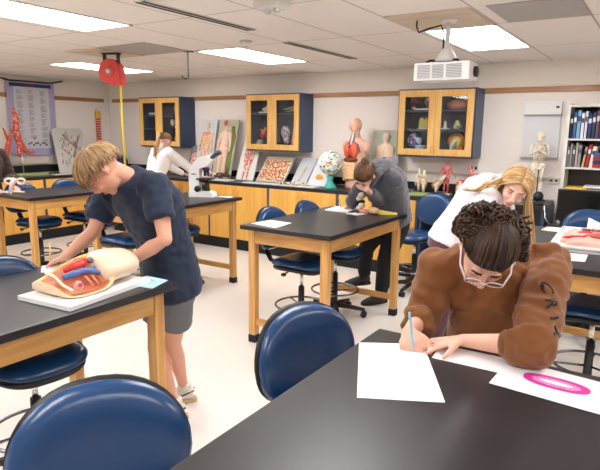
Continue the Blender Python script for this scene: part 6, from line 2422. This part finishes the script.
def contents():
    yb = 6.19
    # right cabinet: shelves at 1.63, 1.84 ; floor 1.357
    x = -2.60
    F1, F2, F3 = 1.358, 1.640, 1.850

    def stand(mb, X, z, r=.03):
        mb.cyl((X, yb, z), (X, yb, z + .012), r)
    X = x + .14
    model('skull_model', 'dark reddish skull model on the top shelf of the right cabinet, left door', [
        ('cranium', mat('skull_maroon', srgb(120, 64, 62), .4), lambda m: (m.ell((X, yb, F3 + .10), (.055, .06, .055)), m.tube([(X, yb - .03, F3 + .07), (X, yb - .04, F3 + .02)], [.04, .03], 10))),
        ('jaw', M_bone, lambda m: m.ell((X, yb - .05, F3 + .03), (.03, .02, .012)))], X, yb, F3)
    X2 = x + .30
    model('head_section', 'tan half head model on the top shelf of the right cabinet, beside the maroon skull', [
        ('head', mat('head_tan', srgb(150, 112, 96), .4), lambda m: (m.ell((X2, yb, F3 + .10), (.05, .06, .065)), m.cyl((X2, yb, F3), (X2, yb, F3 + .07), .03))),
        ('brain_section', M_bone, lambda m: m.ell((X2 + .01, yb - .04, F3 + .12), (.03, .025, .03)))], X2, yb, F3)
    tag(MB().box((x + .26, yb - .05, F3 + .008), (.17, .16, .014)).build('white_slab', M_whitem), 'white slab on the top shelf of the right cabinet under the tan head', 'slab')
    X3 = x + .26
    model('yellow_tissue_model', 'lumpy yellow model on the middle shelf of the right cabinet', [
        ('tissue', mat('model_mustard', srgb(214, 198, 96), .45), lambda m: (m.box((X3, yb, F2 + .05), (.11, .08, .1), None, .015), m.ell((X3 - .03, yb - .01, F2 + .105), .025), m.ell((X3 + .03, yb - .01, F2 + .10), .03))),
        ('base', M_whitem, lambda m: m.box((X3, yb, F2 + .003), (.14, .1, .006)))], X3, yb, F2)
    X4 = x + .15
    model('eye_model', 'blue and white swirled model in the lower left of the right cabinet', [
        ('globe', speckle('swirl_blue', srgb(210, 220, 236), [srgb(50, 80, 170), srgb(196, 80, 110)], 16, .35, [.5, .62]), lambda m: m.ell((X4, yb, F1 + .15), (.085, .07, .09))),
        ('ring', M_blue, lambda m: m.torus((X4 + .0, yb - .07, F1 + .13), .03, .008, (0, 1, 0))),
        ('base', M_blue, lambda m: m.box((X4, yb, F1 + .03), (.14, .1, .06), None, .01))], X4, yb, F1)
    X5 = x + .25
    model('tub', 'pale blue plastic tub in the bottom of the right cabinet', [
        ('tub_body', mat('tub_blue', srgb(140, 184, 204), .4), lambda m: m.tube([(X5, yb - .06, F1), (X5, yb - .06, F1 + .09)], [.055, .065], 18)),
        ('lid', M_whitem, lambda m: m.tube([(X5, yb - .06, F1 + .09), (X5, yb - .06, F1 + .1)], [.068, .066], 18))], X5, yb - .06, F1)
    X6 = x + .36
    model('heart_model', 'small red and orange heart model behind the left door edge of the right cabinet', [
        ('heart', M_red, lambda m: m.ell((X6, yb - .04, F1 + .13), (.03, .03, .045))),
        ('vessels', M_orange, lambda m: m.tube([(X6, yb - .04, F1 + .15), (X6 - .01, yb - .04, F1 + .19)], .012, 8)),
        ('stand', M_black, lambda m: (m.cyl((X6, yb - .04, F1), (X6, yb - .04, F1 + .1), .006), m.cyl((X6, yb - .04, F1), (X6, yb - .04, F1 + .01), .03)))], X6, yb - .04, F1)
    X7 = x + .64
    model('brain_model', 'large pink domed model on the top shelf of the right cabinet, right door', [
        ('dome', mat('dome_pink', srgb(186, 116, 100), .4, var=.08), lambda m: m.ell((X7, yb, F3 + .05), (.13, .09, .075))),
        ('base', M_black, lambda m: m.box((X7, yb, F3 + .006), (.2, .12, .012)))], X7, yb, F3)
    X8 = x + .64
    model('tooth_model', 'small cream and green wedge model on the middle shelf of the right cabinet', [
        ('wedge', speckle('wedge_cream', srgb(226, 204, 160), [srgb(150, 150, 90)], 30, .5), lambda m: m.tube([(X8, yb, F2), (X8, yb, F2 + .05), (X8, yb, F2 + .1)], [.055, .045, .02], 6)),
        ('base', M_black, lambda m: m.box((X8, yb, F2 + .003), (.13, .1, .006)))], X8, yb, F2)
    X9 = x + .51
    model('small_white_model', 'small white upright model on the middle shelf behind the right cabinet door', [
        ('column', M_bone, lambda m: m.tube([(X9, yb - .02, F2), (X9, yb - .02, F2 + .04), (X9, yb - .02, F2 + .09)], [.03, .016, .012], 10)),
        ('base', M_whitem, lambda m: m.box((X9 + .01, yb - .04, F2 + .005), (.09, .07, .01)))], X9, yb, F2)
    X10 = x + .64
    model('kidney_model', 'big orange kidney model with pale vessels in the bottom of the right cabinet', [
        ('kidney', mat('kidney_orange', srgb(222, 140, 52), .35), lambda m: (m.ell((X10, yb, F1 + .15), (.10, .05, .095)), m.ell((X10 + .02, yb, F1 + .08), (.06, .04, .05)))),
        ('pelvis_vessels', M_whitem, lambda m: (m.tube([(X10 + .01, yb - .05, F1 + .17), (X10 - .03, yb - .06, F1 + .12), (X10 - .05, yb - .06, F1 + .02)], [.02, .018, .01], 10),)),
        ('vein', mat('cyan_vessel', srgb(110, 170, 190), .35), lambda m: m.tube([(X10 + .02, yb - .06, F1 + .15), (X10 - .01, yb - .07, F1 + .1), (X10 - .02, yb - .07, F1 + .01)], .010, 8)),
        ('rim_core', mat('kidney_yellow', srgb(230, 190, 90), .35), lambda m: m.ell((X10 + .01, yb - .035, F1 + .15), (.06, .03, .06))),
        ('base', M_black, lambda m: m.box((X10, yb, F1 + .006), (.14, .1, .012)))], X10, yb, F1)
    X11 = x + .79
    model('small_cast_model', 'small pale model at the bottom right of the right cabinet', [
        ('cast', M_bone, lambda m: m.ell((X11, yb, F1 + .14), (.02, .03, .05))),
        ('stem', M_black, lambda m: m.tube([(X11, yb, F1), (X11, yb, F1 + .01), (X11, yb, F1 + .012), (X11, yb, F1 + .1)], [.03, .03, .006, .006], 10))], X11, yb, F1)
    # middle cabinet, shelf 1.82
    x = -4.805; S = 1.83
    Xa = x + .24
    model('jaw_model', 'white jaw cast on the shelf of the middle cabinet, left door', [
        ('jaw', M_bone, lambda m: (m.ell((Xa, yb, S + .05), (.08, .06, .03)), m.ell((Xa + .03, yb, S + .085), (.05, .04, .02)))),
        ('base', M_whitem, lambda m: m.box((Xa, yb, S + .01), (.2, .14, .02), None, .004))], Xa, yb, S)
    Xb = x + .64
    model('root_model', 'long olive and pale branching model on the shelf of the middle cabinet, right door', [
        ('branch', mat('branch_olive', srgb(170, 170, 120), .5), lambda m: (m.tube([(Xb - .13, yb, S + .05), (Xb - .02, yb, S + .06), (Xb + .13, yb, S + .11)], [.012, .018, .012], 8), m.tube([(Xb - .1, yb, S + .015), (Xb, yb, S + .03), (Xb + .12, yb, S + .06)], [.01, .014, .01], 8))),
        ('bud', mat('bud_yellow', srgb(226, 170, 50), .4), lambda m: m.ell((Xb + .06, yb - .03, S + .05), (.02, .02, .015))),
        ('base', M_black, lambda m: m.box((Xb, yb, S + .005), (.22, .1, .01)))], Xb, yb, S)
    F1 = 1.358
    Xc = x + .16
    model('heart_model', 'red heart model in the bottom left of the middle cabinet', [
        ('heart', M_red, lambda m: (m.ell((Xc, yb, F1 + .18), (.045, .04, .05)), m.ell((Xc + .05, yb, F1 + .23), (.035, .03, .04)))),
        ('vessels', M_pink, lambda m: (m.tube([(Xc + .02, yb - .02, F1 + .2), (Xc + .07, yb - .02, F1 + .28)], .02, 8), m.tube([(Xc, yb, F1 + .2), (Xc - .03, yb, F1 + .26)], .016, 8))),
        ('stand', M_steel, lambda m: (m.cyl((Xc, yb, F1), (Xc, yb, F1 + .15), .006), m.cyl((Xc, yb, F1), (Xc, yb, F1 + .012), .05)))], Xc, yb, F1)
    Xd = x + .33
    model('organ_model', 'pale pink lobed organ model beside the red heart in the middle cabinet', [
        ('lobes', mat('lobe_pink', srgb(220, 150, 136), .4), lambda m: (m.ell((Xd, yb, F1 + .17), (.05, .04, .055)), m.ell((Xd + .02, yb - .02, F1 + .12), (.035, .03, .04)))),
        ('stand', M_steel, lambda m: (m.cyl((Xd, yb, F1), (Xd, yb, F1 + .1), .006), m.cyl((Xd, yb, F1), (Xd, yb, F1 + .012), .05)))], Xd, yb, F1)
    Xe = x + .54
    model('brain_section_model', 'mottled grey white rounded model in the bottom of the middle cabinet, right door', [
        ('section', speckle('mottle_white', srgb(220, 214, 214), [srgb(120, 104, 130)], 50, .4, [.52]), lambda m: (m.ell((Xe, yb, F1 + .22), (.07, .05, .09)), m.ell((Xe + .02, yb, F1 + .12), (.05, .04, .06)))),
        ('base', M_black, lambda m: m.box((Xe, yb, F1 + .03), (.1, .1, .06), None, .005))], Xe, yb, F1)
    Xf = x + .71
    model('nose_model', 'tall pointed orange pink model at the right of the middle cabinet', [
        ('cone', mat('cone_coral', srgb(232, 130, 96), .4), lambda m: m.tube([(Xf, yb, F1), (Xf, yb, F1 + .12), (Xf - .01, yb, F1 + .24), (Xf - .015, yb, F1 + .35)], [.075, .06, .035, .008], 14)),
        ('window', mat('cone_pale', srgb(240, 190, 160), .4), lambda m: m.ell((Xf + .01, yb - .05, F1 + .1), (.03, .02, .06)))], Xf, yb, F1)
    # left cabinet, shelves 1.60 1.80
    x = -6.915
    A, Bz = 1.61, 1.81
    for (X, z, lb, c, kind) in ((x + .17, Bz, 'white boxy model on the top shelf, left door of the left cabinet', M_whitem, 'box'),
                                (x + .33, Bz, 'round olive model on the top shelf, beside the white box in the left cabinet', mat('olive_ball', srgb(120, 110, 80), .5), 'ball'),
                                (x + .66, Bz, 'yellowish two lobed model on the top shelf, right door of the left cabinet', mat('dim_yellow', srgb(150, 130, 70), .5), 'two'),
                                (x + .26, A, 'pink and white model on the middle shelf, left door of the left cabinet', mat('pale_rose', srgb(214, 170, 160), .5), 'two'),
                                (x + .56, A, 'small glassy white model on the middle shelf, right door of the left cabinet', M_bone, 'ball'),
                                (x + .73, A, 'white low model on the middle shelf at the right of the left cabinet', M_whitem, 'box'),
                                (x + .30, F1, 'tall rose model standing in the bottom of the left cabinet, left door', mat('rose_brown', srgb(180, 120, 104), .5), 'tall'),
                                (x + .66, F1, 'pink spread model in the bottom of the left cabinet, right door', mat('pale_rose2', srgb(206, 140, 140), .5), 'two')):
        def shp(m, X=X, z=z, kind=kind):
            if kind == 'box':
                m.box((X, yb, z + .025), (.14, .12, .03), None, .004)
            elif kind == 'ball':
                m.ell((X, yb, z + .09), (.04, .04, .055))
            elif kind == 'two':
                m.ell((X - .025, yb, z + .09), (.04, .035, .05)); m.ell((X + .04, yb, z + .07), (.035, .03, .05))
            else:
                m.tube([(X, yb, z + .01), (X, yb, z + .1), (X, yb, z + .2)], [.04, .05, .03], 12)
        model('specimen_model', lb, [('specimen', c, shp), ('base', M_black, lambda m, X=X, z=z: m.box((X, yb, z + .005), (.1, .09, .01)))], X, yb, z)


contents()

# ================================================================== render look
w = bpy.data.worlds.new('world')
scene.world = w
w.use_nodes = True
w.node_tree.nodes['Background'].inputs[0].default_value = (.9, .93, 1, 1)
w.node_tree.nodes['Background'].inputs[1].default_value = .3
vs = scene.view_settings
vs.view_transform = 'Standard'
vs.look = 'None'
vs.gamma = 1
vs.use_curve_mapping = False
vs.exposure = 0
